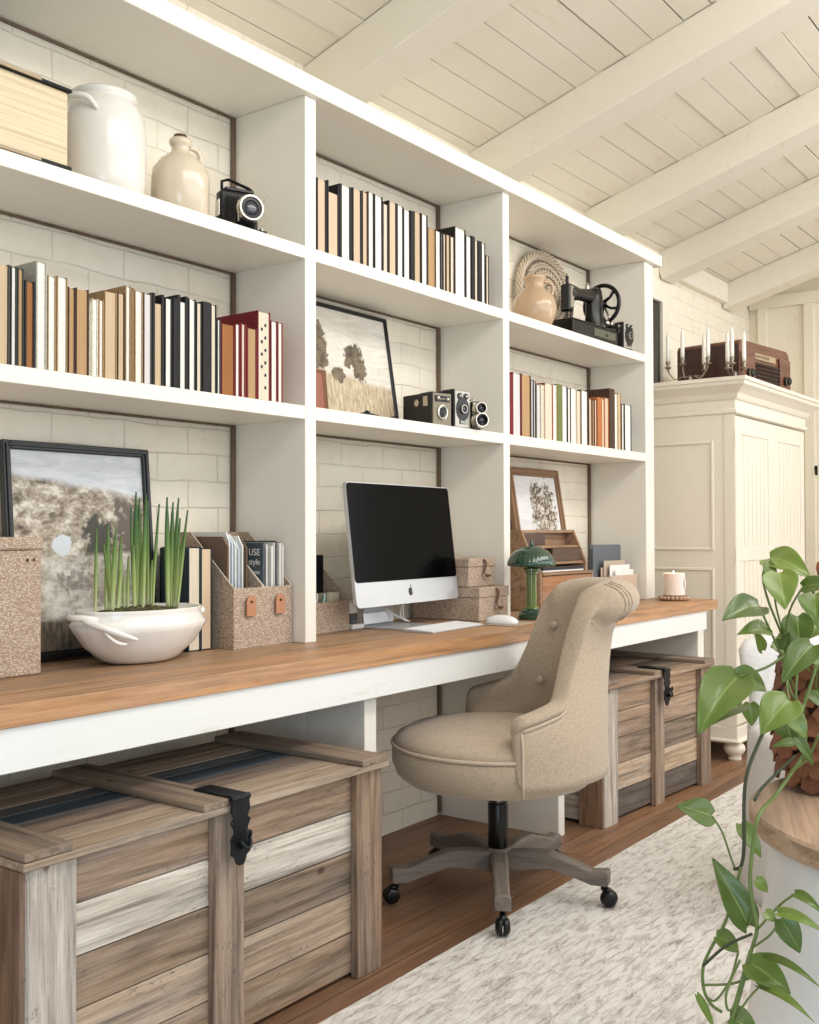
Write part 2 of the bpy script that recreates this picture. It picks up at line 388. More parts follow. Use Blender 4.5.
# ================================================================ rustic chests
m_cx, m_cy, m_cz = [wood('pallet wood '+a, a, .75, .66, gscale=.9, saw=.8) for a in 'XYZ']
m_iron = plain('black iron', srgb(30, 34, 38), .45, .6, bumps=(90, .5))
TAN = [srgb(170, 144, 120), srgb(196, 180, 162), srgb(148, 126, 106), srgb(168, 144, 122), srgb(172, 148, 126)]
def chest(label, cx, yf, x0, x1, depth, H, rz, rows, lidcols, piv):
    """x0..x1 front width in local x from the left front corner, local y 0 = front face of posts, + to the wall"""
    t = thing('wooden_chest', label, 'chest', piv, rz)
    W = x1-x0; P = .012
    w = MB(); n = len(rows); rh = (H-.01)/n
    for i, c in enumerate(rows):
        z1 = H-i*rh
        for a, bb in ((.0, W*.45), (W*.53, W)):
            k = random.uniform(.93, 1.07)
        w.box(P, W/2-.001, P*1.8, P*1.8+.018, z1-rh+.002, z1-.001, col=c, ch=.001)
        k = random.uniform(.88, 1.08); w.box(W/2+.001, W-P, P*1.8, P*1.8+.018, z1-rh+.002, z1-.001, col=tuple(q*k for q in c), ch=.001)
    w.build('front_boards', m_cx, t)
    w = MB()
    for i in range(n):
        z1 = H-i*rh
        w.box(P*1.6, P*1.6+.018, .05, depth, z1-rh+.002, z1-.001, col=random.choice(TAN), ch=.001)
    w.build('side_boards', m_cy, t)
    w = MB()
    for i in range(n):
        z1 = H-i*rh; w.box(W-P*1.6-.018, W-P*1.6, .05, depth, z1-rh+.002, z1-.001, col=random.choice(TAN), ch=.001)
    w.build('side_boards', m_cy, t)
    w = MB()
    for i in range(n): w.box(P*1.6+.019, W-P*1.6-.019, depth-.018, depth, H-(i+1)*rh+.002, H-i*rh-.001, col=random.choice(TAN))
    w.build('back_boards', m_cx, t)
    PC = [srgb(198, 188, 176), srgb(166, 142, 120), srgb(156, 130, 108)]
    for i, (a, bb) in enumerate(((.012, .115), (W*.445, W*.445+.075*W/.9), (W-.1, W-.006))):
        w = MB(); w.box(a, bb, 0, P*1.75, -.0, H-.004, col=PC[i], ch=.002); w.build('post', m_cz, t)
    for sx in (0, 1):
        for y0 in (.002, depth-.1):
            w = MB(); a = (P*.1 if not sx else W-P*1.5); w.box(a, a+P*1.4, y0, y0+.098, 0, H-.004, col=srgb(148, 112, 82), ch=.002); w.build('post', m_cz, t)
    # lid
    w = MB(); y = -.018; i = 0
    while y < depth:
        wd = (.075, .062, .07, .03, .065, .06)[i % 6]; w.box(-.004, W+.004, y+.001, min(y+wd, depth+.01)-.001, H, H+.014, col=lidcols[i % len(lidcols)], ch=.0015); y += wd; i += 1
    lid = w.build('lid', m_cx, t)
    for a in (0.0, W*.40, W-.10):
        w = MB(); w.box(a, a+.098, -.018 if a else -.014, depth, H+.0145, H+.030, col=srgb(150, 130, 110), ch=.002); w.build('batten', m_cy, lid)
    # iron hasp
    hx = W*.445+.045; zz = H+.022
    pts = [(-.022, .0), (-.024, -.03), (-.018, -.05), (-.026, -.062), (-.019, -.08), (-.017, -.095), (-.026, -.112), (-.024, -.14), (-.026, -.155), (-.016, -.165), (-.011, -.185), (-.004, -.192)]
    pts = [(a*1.1, z*.70) for a, z in pts]; pts = pts+[(-a, z) for a, z in reversed(pts)]
    w = MB(); w.prism([(hx+a, H+.024+z) for a, z in pts], -.030, -.026)
    w.box(hx-.024, hx+.024, -.032, .09, H+.0305, H+.0355, ch=.0015)
    w.tube([(hx-.026, -.027, H+.029), (hx+.026, -.027, H+.029)], .0065)
    hs = w.build('hasp', m_iron, t, bevel=.001)
    w = MB(); w.tube([(hx+.004+.013*cos(a), -.038-.010*abs(sin(a)), H-.055+.018*sin(a)) for a in [i*PI/6 for i in range(12)]], .0035, closed=True)
    w.box(hx-.006, hx+.012, -.040, -.030, H-.075, H-.063); w.build('staple_ring', m_iron, hs)
    return t
chest('large reclaimed pallet-wood chest under the left half of the desk, black hasp', 0, 0, 1.04, 2.045, .5, .495, 0,
      [srgb(176, 148, 122), srgb(226, 216, 202), srgb(152, 130, 108), srgb(190, 166, 142), srgb(186, 158, 130)],
      [srgb(182, 160, 136), srgb(176, 154, 130), srgb(140, 120, 104), srgb(112, 98, 90), srgb(62, 80, 92), srgb(96, 100, 102)], (1.042, -.392, 0))
chest('smaller reclaimed wood chest behind the desk chair, near the armoire', 0, 0, 3.44, 4.37, .47, .50, rad(-3.2),
      [srgb(184, 152, 122), srgb(182, 154, 128), srgb(150, 128, 108), srgb(200, 174, 146), srgb(112, 100, 90)],
      [srgb(176, 146, 118), srgb(142, 124, 106), srgb(120, 104, 90), srgb(100, 90, 80)], (3.437, -.302, 0))
# ================================================================ books
def attr_mat(name, rough, stripe=None, spec=.4, ss=(0,0,0), bs=.3):
    m, nt, b = new_mat(name); a = N(nt, 'ShaderNodeAttribute', attribute_name='Col'); c = a.outputs['Color']
    if stripe:
        h = noise_n(nt, coords(nt, stripe), 1, 3, .7); f = ramp(nt, h, [(.3, (.72,.68,.62)), (.55, (1,1,1)), (.8, (1.05,1.05,1.05))])
        c = mixc(nt, 1., c, f, 'MULTIPLY'); bump(nt, b, h, bs, .002)
    L(nt, c, b.inputs['Base Color']); b.inputs['Roughness'].default_value = rough; b.inputs['Specular IOR Level'].default_value = spec
    return m
m_pages = attr_mat('page edges', .85, (420, 2, 2), .1)
m_pagesh = attr_mat('page edges flat', .85, (2, 2, 300), .1)
m_cover = attr_mat('book cloth', .6, (120, 120, 120), .35)
m_cloth2 = attr_mat('plain colour', .5, None, .4)
K = dict(w=srgb(238,234,226), c=srgb(226,213,192), t=srgb(208,184,152), p=srgb(220,194,166), o=srgb(160,110,70), s=srgb(188,154,114), g=srgb(205,202,196), v=srgb(222,216,214))
B = dict(blk=srgb(26,26,28), dg=srgb(62,64,60), br=srgb(74,52,40), tn=srgb(168,138,98), red=srgb(120,22,34), gr=srgb(178,176,164), cr=srgb(228,220,200), ol=srgb(116,122,66), nv=srgb(42,48,60), org=srgb(186,116,62), rb=srgb(150,60,44), lb=srgb(70,78,92))
PN = dict(w='white', c='cream', t='tan', p='peach-toned', o='orange-brown', s='golden brown', g='grey', v='pale lilac')
BN = dict(blk='black', dg='dark grey', br='dark brown', tn='tan', red='dark red', gr='light grey', cr='cream', ol='olive green', nv='navy', org='orange', rb='rusty red', lb='slate blue')
ORD = 'first second third fourth fifth sixth seventh eighth ninth tenth eleventh twelfth thirteenth fourteenth fifteenth sixteenth seventeenth eighteenth nineteenth twentieth'.split()
def ordinal(i, n):
    if i < (n+1)//2: return ('leftmost' if i == 0 else ORD[i]+' from the left')
    j = n-1-i
    return 'rightmost' if j == 0 else ORD[j]+' from the right'
def book(x0, x1, zb, zt, yf, D, pc, cc, label, group, board=.003, low=0., kind='', rz=0.):
    w_, h = x1-x0, zt-zb
    t = thing('book', label, 'book', ((x0+x1)/2, yf, zb), rz, group)
    c = B[cc] if isinstance(cc, str) else cc; pcx = K[pc] if isinstance(pc, str) else pc
    bd = min(board, w_*.28); a = w_/2-.0004
    w = MB(); w.col = c
    w.box(-a, -a+bd, 0, D, 0.0003, h, ch=.0006); w.box(a-bd, a, 0, D, 0.0003, h, ch=.0006)
    w.box(-a, a, D, D+.003, 0.0003, h)
    if kind == 'spine': w.box(-a, a, -.002, .001, 0.0003, h, ch=.0008)
    w.build('cover', m_cover, t)
    w = MB(); w.col = pcx; w.box(-a+bd+.0001, a-bd-.0001, .003, D-.0005, .0035, h-.003-low); pg = w.build('pages', m_pages, t)
    if kind == 'index':
        for i in range(6):
            for sx in (-1, 1):
                if sx > 0 or i > 1:
                    M = Matrix.Translation((sx*w_*.14, .0028, .025+i*(h-.04)/6+(.012 if sx > 0 else 0))) @ Matrix.Rotation(PI/2, 4, 'X')
                    w = MB(); w.col = B['blk']; w.lathe([(.005, 0), (.005, .0006)], 10, M=M, sx=.8); w.build('thumb_notch', m_cloth2, pg)
    return t
def row(specs, zb, yf, where, group, ddef=.15):
    n = len(specs); prev = None
    for i, s in enumerate(specs):
        xl, xr, yt, pc, cc = s[:5]; o = s[5] if len(s) > 5 else {}
        x0 = at(xl, yt+40, 'Y', yf).x; x1 = at(xr, yt+40, 'Y', yf).x; zt = at(xr, yt, 'Y', yf).z
        if prev is not None: x0 = max(x0, prev+.0003)
        prev = x1
        h = zt-zb; D = o.get('D', min(.235, max(.10, h*.68)))
        look = o.get('look') or '%s book with %s pages' % (BN[cc]+'-covered', PN[pc])
        book(x0, x1, zb, zt, yf, D, pc, cc, '%s, %s on the %s' % (look, ordinal(i, n), where), group, o.get('board', .003), o.get('low', 0.), o.get('kind', ''))
bk_ = dict(board=.006)
rowA = [(-4,10.4,265,'t','dg',dict(board=.005)), (10.8,17.2,267,'w','dg'), (17.6,24.1,269,'s','dg'), (24.5,35.7,282,'o','blk',dict(board=.0055)),
 (36.0,47.3,263,'w','gr',dict(board=.004,look='tall light grey book with white pages')), (47.7,56.5,276.6,'w','tn'), (57,67.8,278,'w','tn'), (68.3,75.8,288,'s','br'), (76,89,290,'s','br'),
 (89.4,91.8,301,'w','cr'), (92.1,98.4,299,'w','cr'), (98.7,104.2,300,'w','tn'), (104.6,117.3,292.5,'t','tn'), (117.7,125.2,293.5,'t','br'),
 (125.5,131.2,286.5,'w','tn',dict(look='tall tan-covered book with white pages')), (131.6,134.2,288,'c','tn'), (134.8,143.2,291.5,'w','tn'), (143.6,152.1,294,'v','dg'),
 (152.5,164.4,295,'t','blk',dict(board=.008,low=.022)), (164.8,172.6,298.6,'w','blk',dict(board=.004)), (172.9,177.4,298.6,'w','blk',dict(kind='spine',look='black cloth book shown spine out')),
 (177.7,188.4,296.8,'w','blk',dict(board=.009,low=.014)), (188.8,196,299.7,'w','blk'), (196.5,202.2,303,'c','blk'), (202.5,210.6,303,'w','blk',dict(kind='spine',look='thick black book shown spine out')),
 (210.9,216.8,305,'c','blk'), (217.2,221,319.4,'w','dg'), (221.5,235,325,'o','red',dict(look='short thick red book with orange-brown pages')), (235.3,240.2,324,'w','red'), (240.5,246.6,324,'c','red',dict(board=.006)),
 (247,257.6,329,'s','red',dict(board=.005)), (257.9,270.5,313,'c','red',dict(kind='index',board=.003,look='dark red dictionary with thumb index')), (271,277.6,321.7,'w','red'), (278,283,323,'w','rb')]
row(rowA, S2t, .015, 'lower left shelf', 'books on the lower left shelf')
rowB = [(316.8,327,181,'p','blk',bk_), (327.5,339.5,184.5,'p','blk',dict(board=.006,low=.03)), (339.9,352,188,'w','blk',dict(board=.010)), (352.4,362.2,191,'p','blk',dict(board=.007)),
 (362.6,368,192.5,'p','br'), (368.3,374.2,193.5,'w','blk'), (374.5,383,197.5,'w','blk',dict(board=.005)), (383.3,388.4,204.5,'c','br'), (388.7,397.2,203.5,'p','blk',bk_), (397.5,403.5,206.5,'w','nv'),
 (403.9,410.3,211,'w','blk'), (410.5,414.2,211.8,'w','blk',dict(kind='spine',look='narrow black book shown spine out')), (414.5,421,213.5,'t','blk'), (421.4,428,215.8,'w','blk',dict(board=.005)), (428.4,435.3,229.8,'s','tn'),
 (435.7,441,231.5,'w','blk'), (441.2,443.2,233.2,'v','blk'), (443.4,446.2,234,'c','br'), (446.4,450.3,235,'t','br'), (450.5,454.6,237,'c','br'), (454.9,465.8,230.5,'w','blk',dict(board=.005,look='tall broad black book with white pages')),
 (466.2,471.5,237,'w','blk'), (471.7,474.7,237,'w','blk',dict(kind='spine',look='slim black book shown spine out')), (474.9,478.2,240.5,'c','br'), (478.4,481.6,242,'c','blk',dict(kind='spine',look='slim brown-black book shown spine out')), (481.8,485.5,243.5,'w','blk'), (486.3,489.2,256,'c','br')]
row(rowB, S1t, .015, 'top middle shelf', 'books on the top middle shelf')
rowC = [(509.6,512.6,374.5,'v','red',dict(kind='spine',look='crimson book shown spine out')), (512.8,521.3,374,'v','red',dict(board=.005)), (521.6,531,375.6,'s','br',dict(board=.004)), (531.3,533.7,380,'w','lb'), (533.9,536,381,'w','blk'),
 (537,541,385,'v','gr'), (541.3,544.6,385,'c','cr'), (544.9,553,384.4,'c','rb'), (553.3,556.8,385,'w','cr'), (557,562,385,'w','ol',dict(kind='spine',look='olive green book shown spine out')),
 (562.3,567.6,386.5,'w','blk'), (567.9,571,388.4,'w','nv'), (571.3,576.6,389,'w','cr'), (576.9,581,391,'c','tn'), (581.3,588.2,391.3,'w','dg',dict(board=.005)),
 (589,592.4,399,'t','br'), (592.6,594.8,400,'s','br'), (595,597.2,399.5,'c','rb'), (597.4,602,398,'o','org',dict(kind='spine',look='orange book shown spine out')), (602.2,604.7,399,'c','org'), (604.9,609,398.2,'p','org'),
 (609.3,614.6,389.5,'o','br',dict(kind='spine',look='tall dark brown album with gilt border')), (615,617.6,394,'w','cr'), (618,621.2,393.5,'t','tn'), (622,624.5,404.5,'w','dg'), (624.9,631.6,405.5,'w','blk',dict(board=.004))]
row(rowC, S2t, .015, 'right-hand shelf', 'books on the right-hand shelf')

# books beside the planter on the desk
def xdesk(px, py): return at(px, py, 'Z', DZ).x
book(1.849, 1.892, DZ, 1.035, .10, .105, 'c', srgb(44,62,70), 'dark teal book with cream pages standing behind the white planter', 'books beside the file boxes', .0035)
book(1.893, 1.932, DZ, 1.032, .10, .165, 'p', srgb(44,50,54), 'dark book with peach pages leaning against the woven file box', 'books beside the file boxes', .003)

# ================================================================ storage boxes
m_weave = rope_weave('woven raffia', srgb(220, 203, 186), srgb(164, 141, 121))
m_leath = plain('tan leather', srgb(188, 132, 98), .55, bumps=(120, .3))
m_leathd = plain('brown leather', srgb(112, 72, 50), .5, bumps=(120, .3))
m_brass = plain('aged brass rivet', srgb(120, 84, 60), .3, .9)
t = thing('storage_box', 'tall woven raffia box with lid at the left end of the desk', 'box', (1.27, .164, DZ))
w = MB(); w.box(-.105, .105, -.12, .12, .0003, .276, ch=.004); w.build('box_body', m_weave, t)
w = MB(); w.box(-.108, .108, -.123, .123, .277, .305, ch=.004); w.build('lid', m_weave, t)
w = MB()
for dx in (.068, .084): w.sphere((dx, -.121, .255), .0035)
w.build('rivet', m_brass, t)
def tab(w, rv, x, z, h, wd, y):
    w.prism([(x-wd/2+.001*abs(k), z+h/2) if False else (x+wd/2*cos(a), z+h/2-wd/2+wd/2*sin(a)) for k, a in enumerate([i*PI/8 for i in range(9)])]+[(x-wd/2, z-h/2), (x+wd/2, z-h/2)], y-.010, y-.006)
    w.tube([(x, y-.006, z-h/2+.003), (x, y-.001, z-h/2+.0)], .003, 6)
    rv.sphere((x, y-.011, z+h/2-wd/2), .004)
def file_box(label, x0, x1, yf):
    W = x1-x0; t = thing('magazine_file', label, 'magazine file', ((x0+x1)/2, yf, DZ), 0, 'woven magazine files')
    D = .215; h0, h1 = .163, .315; a = W/2-.0005; th = .003
    prof = [(0, 0.0003), (D, .0003), (D, h1), (D*.80, h1), (.0, h0)]
    w = MB()
    w.prism(prof, -a, -a+th, 'X'); w.prism(prof, a-th, a, 'X')
    w.box(-a+th, a-th, 0, th, .0003, h0); w.box(-a+th, a-th, D-th, D, .0003, h1); w.box(-a+th, a-th, th, D-th, .0003, .0035)
    w.build('box_body', m_weave, t)
    e = MB(); e.tube([(-a+.001, D*.8, h1), (-a+.001, 0, h0), (a-.001, 0, h0), (a-.001, D*.8, h1)], .0016, 6); e.build('piping', plain('cream piping', srgb(224, 210, 190), .8), t)
    w = MB(); r = MB(); tab(w, r, 0, .115, .055, .034, 0); tb = w.build('leather_tab', m_leath, t); r.build('rivet', m_brass, tb)
    return D
fb = [(1.957, 2.072), (2.073, 2.186)]
file_box('woven magazine file holding cardboard folders, nearer the planter', *fb[0], .044)
file_box('woven magazine file holding magazines, next to the shelf upright', *fb[1], .046)
m_kraft = plain('kraft card', srgb(120, 98, 80), .8); m_card = plain('white card', srgb(236, 234, 228), .75); m_cardb = plain('pale blue card', srgb(206, 216, 224), .7)
def sheet(name, label, cat, x, y0, y1, z0, z1, th, mat, group, notch=0, rx=0.):
    t = thing(name, label, cat, (x, y0, z0), 0, group, rot=(0, rx, 0)); D = y1-y0; H = z1-z0
    pr = [(0, 0), (D, 0), (D, H), (notch, H), (notch*.6, H-.012), (0, H-.02-notch*.4)] if notch else [(0, 0), (D, 0), (D, H), (0, H)]
    w = MB(); w.prism(pr, -th/2, th/2, 'X'); w.build('sheet', mat, t); return t
z0 = DZ+.0045
sheet('folder', 'brown card folder in the nearer magazine file', 'folder', 1.972, .080, .245, z0, 1.062, .006, m_kraft, 'folders in the magazine file', .02)
for i, (dx, zz, mt, nm) in enumerate(((.030, 1.075, m_card, 'white'), (.042, 1.07, m_cardb, 'pale blue'), (.054, 1.068, m_card, 'inner white'), (.066, 1.05, m_cardb, 'outer pale blue'), (.080, 1.064, m_card, 'wide-tabbed white'), (.096, 1.06, m_kraft, 'thin brown'))):
    sheet('folder', '%s folder standing behind the brown folder in the magazine file' % nm, 'folder', 1.957+dx, .092, .242, z0, zz, .004, mt, 'folders in the magazine file', .012+.006*(i % 3))
# magazines
m_mag = attr_mat('magazine paper', .4, (300, 4, 4), .4)
mg = [(2.083, 1.045, srgb(74, 84, 92)), (2.092, 1.03, srgb(60, 66, 72)), (2.103, 1.04, srgb(214, 208, 200)), (2.116, 1.036, srgb(226, 224, 220)), (2.128, 1.045, srgb(196, 194, 190)),
      (2.139, 1.05, srgb(70, 74, 76)), (2.148, 1.043, srgb(222, 220, 214)), (2.158, 1.046, srgb(180, 176, 170)), (2.168, 1.038, srgb(230, 228, 222))]
mn = ['slate grey magazine with printed cover lettering', 'dark magazine behind the slate grey one', 'cream magazine in the middle of the file', 'white magazine right of the cream one', 'light grey magazine with ragged pages', 'charcoal-edged magazine among white ones', 'off-white magazine right of the charcoal one', 'grey-beige magazine near the upright', 'white magazine nearest the shelf upright']
for i, ((x, zt, col), nm) in enumerate(zip(mg, mn)):
    t = thing('magazine', nm+', in woven file', 'magazine', (x, .056+.004*(i % 3), z0), 0, 'magazines in the woven file')
    w = MB(); w.col = col; w.box(-.0035, .0035, 0, .18, 0, zt-z0, ch=.0008); pp = w.build('pages', m_mag, t)
    if i == 0:
        def txt(s, size, loc, rot, mat, parent, name='lettering', ext=.0003):
            cu = bpy.data.curves.new(name, 'FONT'); cu.body = s; cu.size = size; cu.extrude = ext; cu.align_x = 'CENTER'
            o = bpy.data.objects.new(name, cu); bpy.context.scene.collection.objects.link(o); o.data.materials.append(mat)
            dg = bpy.context.evaluated_depsgraph_get(); me = bpy.data.meshes.new_from_object(o.evaluated_get(dg)); bpy.data.objects.remove(o)
            o = bpy.data.objects.new(name, me); C.objects.link(o); o.location = loc; o.rotation_euler = rot; o.parent = parent
            if not me.materials: me.materials.append(mat)
            return o
        R = (PI/2, 0, -PI/2)
        for j, (s, sz) in enumerate((('USE', .027), ('style', .024), ('house', .018))):
            txt(s, sz, (-.0038, .034, .245-.026*j), R, m_card, pp)
# boxes by the computer
def lidbox(label, x, y, z, W, D, H, hl, rz):
    t = thing('storage_box', label, 'box', (x, y, z), rz, 'stacked woven boxes')
    w = MB(); w.box(0, W, 0, D, .0004, H-hl, ch=.002); w.build('box_body', m_weave, t)
    w = MB(); w.box(-.003, W+.003, -.003, D+.003, H-hl+.0005, H, ch=.002); w.build('lid', m_weave, t)
    w = MB(); xx = W*.56
    w.tube([(xx, -.0045, H-hl*.15), (xx+.002, -.014, H-hl*.5), (xx+.004, -.008, H-hl*1.1), (xx, -.006, H-hl*1.5), (xx-.010, -.013, H-hl*1.8), (xx+.004, -.016, H-hl*2.2), (xx+.022, -.012, H-hl*2.0)], .008, 8, flat=.25)
    lt = w.build('leather_strap', m_leathd, t, smooth=True)
    w = MB(); w.sphere((xx, -.010, H-hl*.35), .004); w.build('rivet', m_brass, lt)
lidbox('large woven lidded box under the smaller one beside the computer', 3.062, -.02, DZ, .192, .29, .118, .036, 0)
lidbox('small woven lidded box, topmost of the pair beside the computer', 3.055, .02, DZ+.1188, .17, .22, .10, .03, 0)
# organizer behind the screen's left
t = thing('desk_caddy', 'woven desk caddy with pencils and cards left of the computer', 'desk caddy', (2.47, .15, DZ), rad(4))
w = MB(); prof = [(0, .0003), (.125, .0003), (.125, .20), (.11, .20), (.0, .095)]
w.prism(prof, -.11, -.107, 'X'); w.prism(prof, .098, .101, 'X'); w.box(-.107, .098, 0, .003, .0003, .095); w.box(-.107, .098, .122, .125, .0003, .2); w.box(-.107, .098, .003, .122, .0003, .004)
w.box(-.107, .098, .06, .063, .0003, .12); w.build('box_body', m_weave, t)
mt_t = plain('teal card', srgb(70, 130, 118), .6)
for i in range(6):
    tt = thing('pencil', ('teal pencil leaning %s in the desk caddy' if i % 2 else 'white pencil leaning %s in the desk caddy') % ('left', 'steeply left', 'slightly left', 'beside the first', 'near the card block', 'at the back')[i], 'pencil', (2.395+.014*i, .168+.006*(i % 3), DZ+.006), 0, 'pencils in the desk caddy', rot=(0, .18, 0))
    w = MB(); w.tube([(0, 0, 0), (0, 0, .108)], .0035, 6); w.tube([(0, 0, .108), (0, 0, .118)], [.0035, .0006], 6); w.build('pencil_body', mt_t if i % 2 else m_card, tt)
t = thing('card_block', 'small cream block of cards in the desk caddy', 'cards', (2.528, .18, DZ+.006)); w = MB(); w.box(-.02, .02, 0, .02, 0, .115, ch=.001); w.build('cards', plain('cream card', srgb(232, 220, 196), .8), t)
t = thing('tablet', 'black tablet standing upright behind the desk caddy pencils', 'tablet', (2.455, .225, DZ+.006)); w = MB(); w.box(-.07, .07, 0, .008, 0, .235, ch=.003); w.build('tablet_body', plain('black gloss', srgb(14, 15, 18), .15), t)
t = thing('charger', 'small white and black watch charger beside the computer foot', 'charger', (2.607, .17, DZ))
w = MB(); w.box(-.03, .03, -.022, .022, .0003, .016, ch=.003); w.build('base', m_card, t)
w = MB(); w.box(-.026, .014, -.008, .008, .0165, .05, ch=.003); w.build('cradle', MATS['black gloss'], t)
w = MB(); w.box(-.026, .012, -.009, .009, .0505, .085, ch=.004); w.build('watch_case', m_card, t)
# ================================================================ planter and bulbs
m_cer = plain('white glazed ceramic', srgb(240, 236, 228), .18, spec=.6, bumps=(8, .05), coat=.4)
t = thing('planter_bowl', 'white ceramic bowl with scroll handles planted with green bulb shoots', 'planter', (1.655, .055, DZ), rad(2))
prof = [(.060, .0003), (.078, .003), (.095, .012), (.130, .045), (.152, .080), (.160, .096), (.155, .103), (.152, .108), (.147, .124), (.150, .130), (.149, .132), (.143, .128), (.138, .11), (.0001, .105)]
w = MB(); w.lathe(prof, 64, sx=1.14, sy=.80, wob=lambda a, z: 1+(.02*abs(cos(a*11)) if .02 < z < .10 else 0)); w.build('bowl', m_cer, t, smooth=True)
for s in (-1, 1):
    w = MB()
    w.tube([(s*.155, -.045, .112), (s*.185, -.03, .118), (s*.200, 0, .118), (s*.190, .03, .118), (s*.155, .045, .112)], [.010, .009, .0085, .009, .010], 8)
    if s < 0: w.tube([(s*.190, -.02, .114), (s*.178, -.055, .104), (s*.150, -.085, .088), (s*.118, -.108, .072), (s*.100, -.113, .066)], [.008, .010, .009, .007, .004], 8)
    if s < 0: w.tube([(s*.165, -.068, .09), (s*.150, -.082, .066), (s*.132, -.094, .056), (s*.118, -.098, .060)], [.004, .006, .006, .003], 8)
    w.build('handle', m_cer, t, smooth=True, sub=1)
m, nt, b = new_mat('moss'); h = noise_n(nt, coords(nt, rnd=False), 70, 4, .7); L(nt, ramp(nt, h, [(.4, srgb(34, 30, 20)), (.55, srgb(86, 84, 40)), (.7, srgb(140, 138, 76))]), b.inputs['Base Color']); b.inputs['Roughness'].default_value = 1; m_moss = m
w = MB(); vs = []; n = 26
for j in range(9):
    for i in range(n):
        a = 2*PI*i/n; r = .128*j/8; z = .116+.018*(1-(j/8)**2)+random.uniform(-.004, .004)*(j < 8); vs.append((r*cos(a)*1.12, r*sin(a)*.8, z if j < 8 else .108))
w.raw(vs, [(j*n+i, j*n+(i+1) % n, (j+1)*n+(i+1) % n, (j+1)*n+i) for j in range(8) for i in range(n)])
o = w.build('moss', m_moss, t, smooth=True); o['kind'] = 'stuff'
m, nt, b = new_mat('bulb shoot'); tc = N(nt, 'ShaderNodeTexCoord'); s_ = N(nt, 'ShaderNodeSeparateXYZ'); L(nt, tc.outputs['Object'], s_.inputs[0])
g = noise_n(nt, coords(nt, (200, 200, 3), rnd=False), 1, 2)
mr = N(nt, 'ShaderNodeMapRange'); mr.inputs['From Min'].default_value = .10; mr.inputs['From Max'].default_value = .36; L(nt, s_.outputs[2], mr.inputs[0])
c = ramp(nt, mr.outputs[0], [(0, srgb(226, 226, 190)), (.3, srgb(176, 190, 116)), (.7, srgb(104, 136, 66)), (1, srgb(66, 104, 58))]); c = mixc(nt, g, mixc(nt, 1, c, (.75,.8,.7), 'MULTIPLY'), c)
L(nt, c, b.inputs['Base Color']); b.inputs['Roughness'].default_value = .4; m_shoot = m
def blade(px0, py0, px1, py1, wpx, dy=0., bend=0.):
    yw = .055+dy; p0 = at(px0, py0, 'Y', yw)-Vector(t.location); p1 = at(px1, py1, 'Y', yw+random.uniform(-.01, .01))-Vector(t.location)
    p0.z = .112; n = 9; hw = wpx*.00118; pts = []
    vs, fs = [], []
    for i in range(n):
        s = i/(n-1); p = p0.lerp(p1, s); p.x += bend*sin(PI*s*.5)*s*.5-bend*.5*s; k = hw*(min(1, .65+.7*s) if s < .55 else max(.05, 1-((s-.55)/.45)**2*.97))
        for q in (-1, 0, 1): vs.append((p.x+q*k*.85, p.y-(.0028 if q == 0 else -.001)-q*k*.35, p.z))
    for i in range(n-1):
        for q in (0, 1): a = i*3+q; fs.append((a, a+1, a+4, a+3))
    w = MB(); w.raw(vs, fs); o = w.build('shoot', m_shoot, t, smooth=True, solid=.0022)
    o.rotation_euler = (0, 0, -rad(2))
for a in [(95.5,608,96.5,528,3), (106,606,107,545,4), (109,606,108,524,6), (112,606,116,527,6), (114,607,103.5,544,4), (119,607,121,537,5), (117,607,122,560,4), (124,607,124.5,575,3), (128,607,128.5,556,3.5),
          (137,607,136,492,7), (139,607,139.5,498,6), (134,600,131,507,3), (135,600,133.5,545,5), (143,600,146,494,5), (148,600,147.5,500,4), (141,603,144,540,7), (151,600,152,560,4), (153,599,159,504,3.2, 0, .03),
          (168,606,167,497,6), (170,606,173,502,6), (172,606,178.5,498,5), (175,605,180,518,3), (177,606,187.5,510,3.4), (173,606,183,536,4), (176,606,182,555,4)]:
    blade(*a[:5], dy=random.uniform(-.03, .03), bend=a[6] if len(a) > 6 else 0)

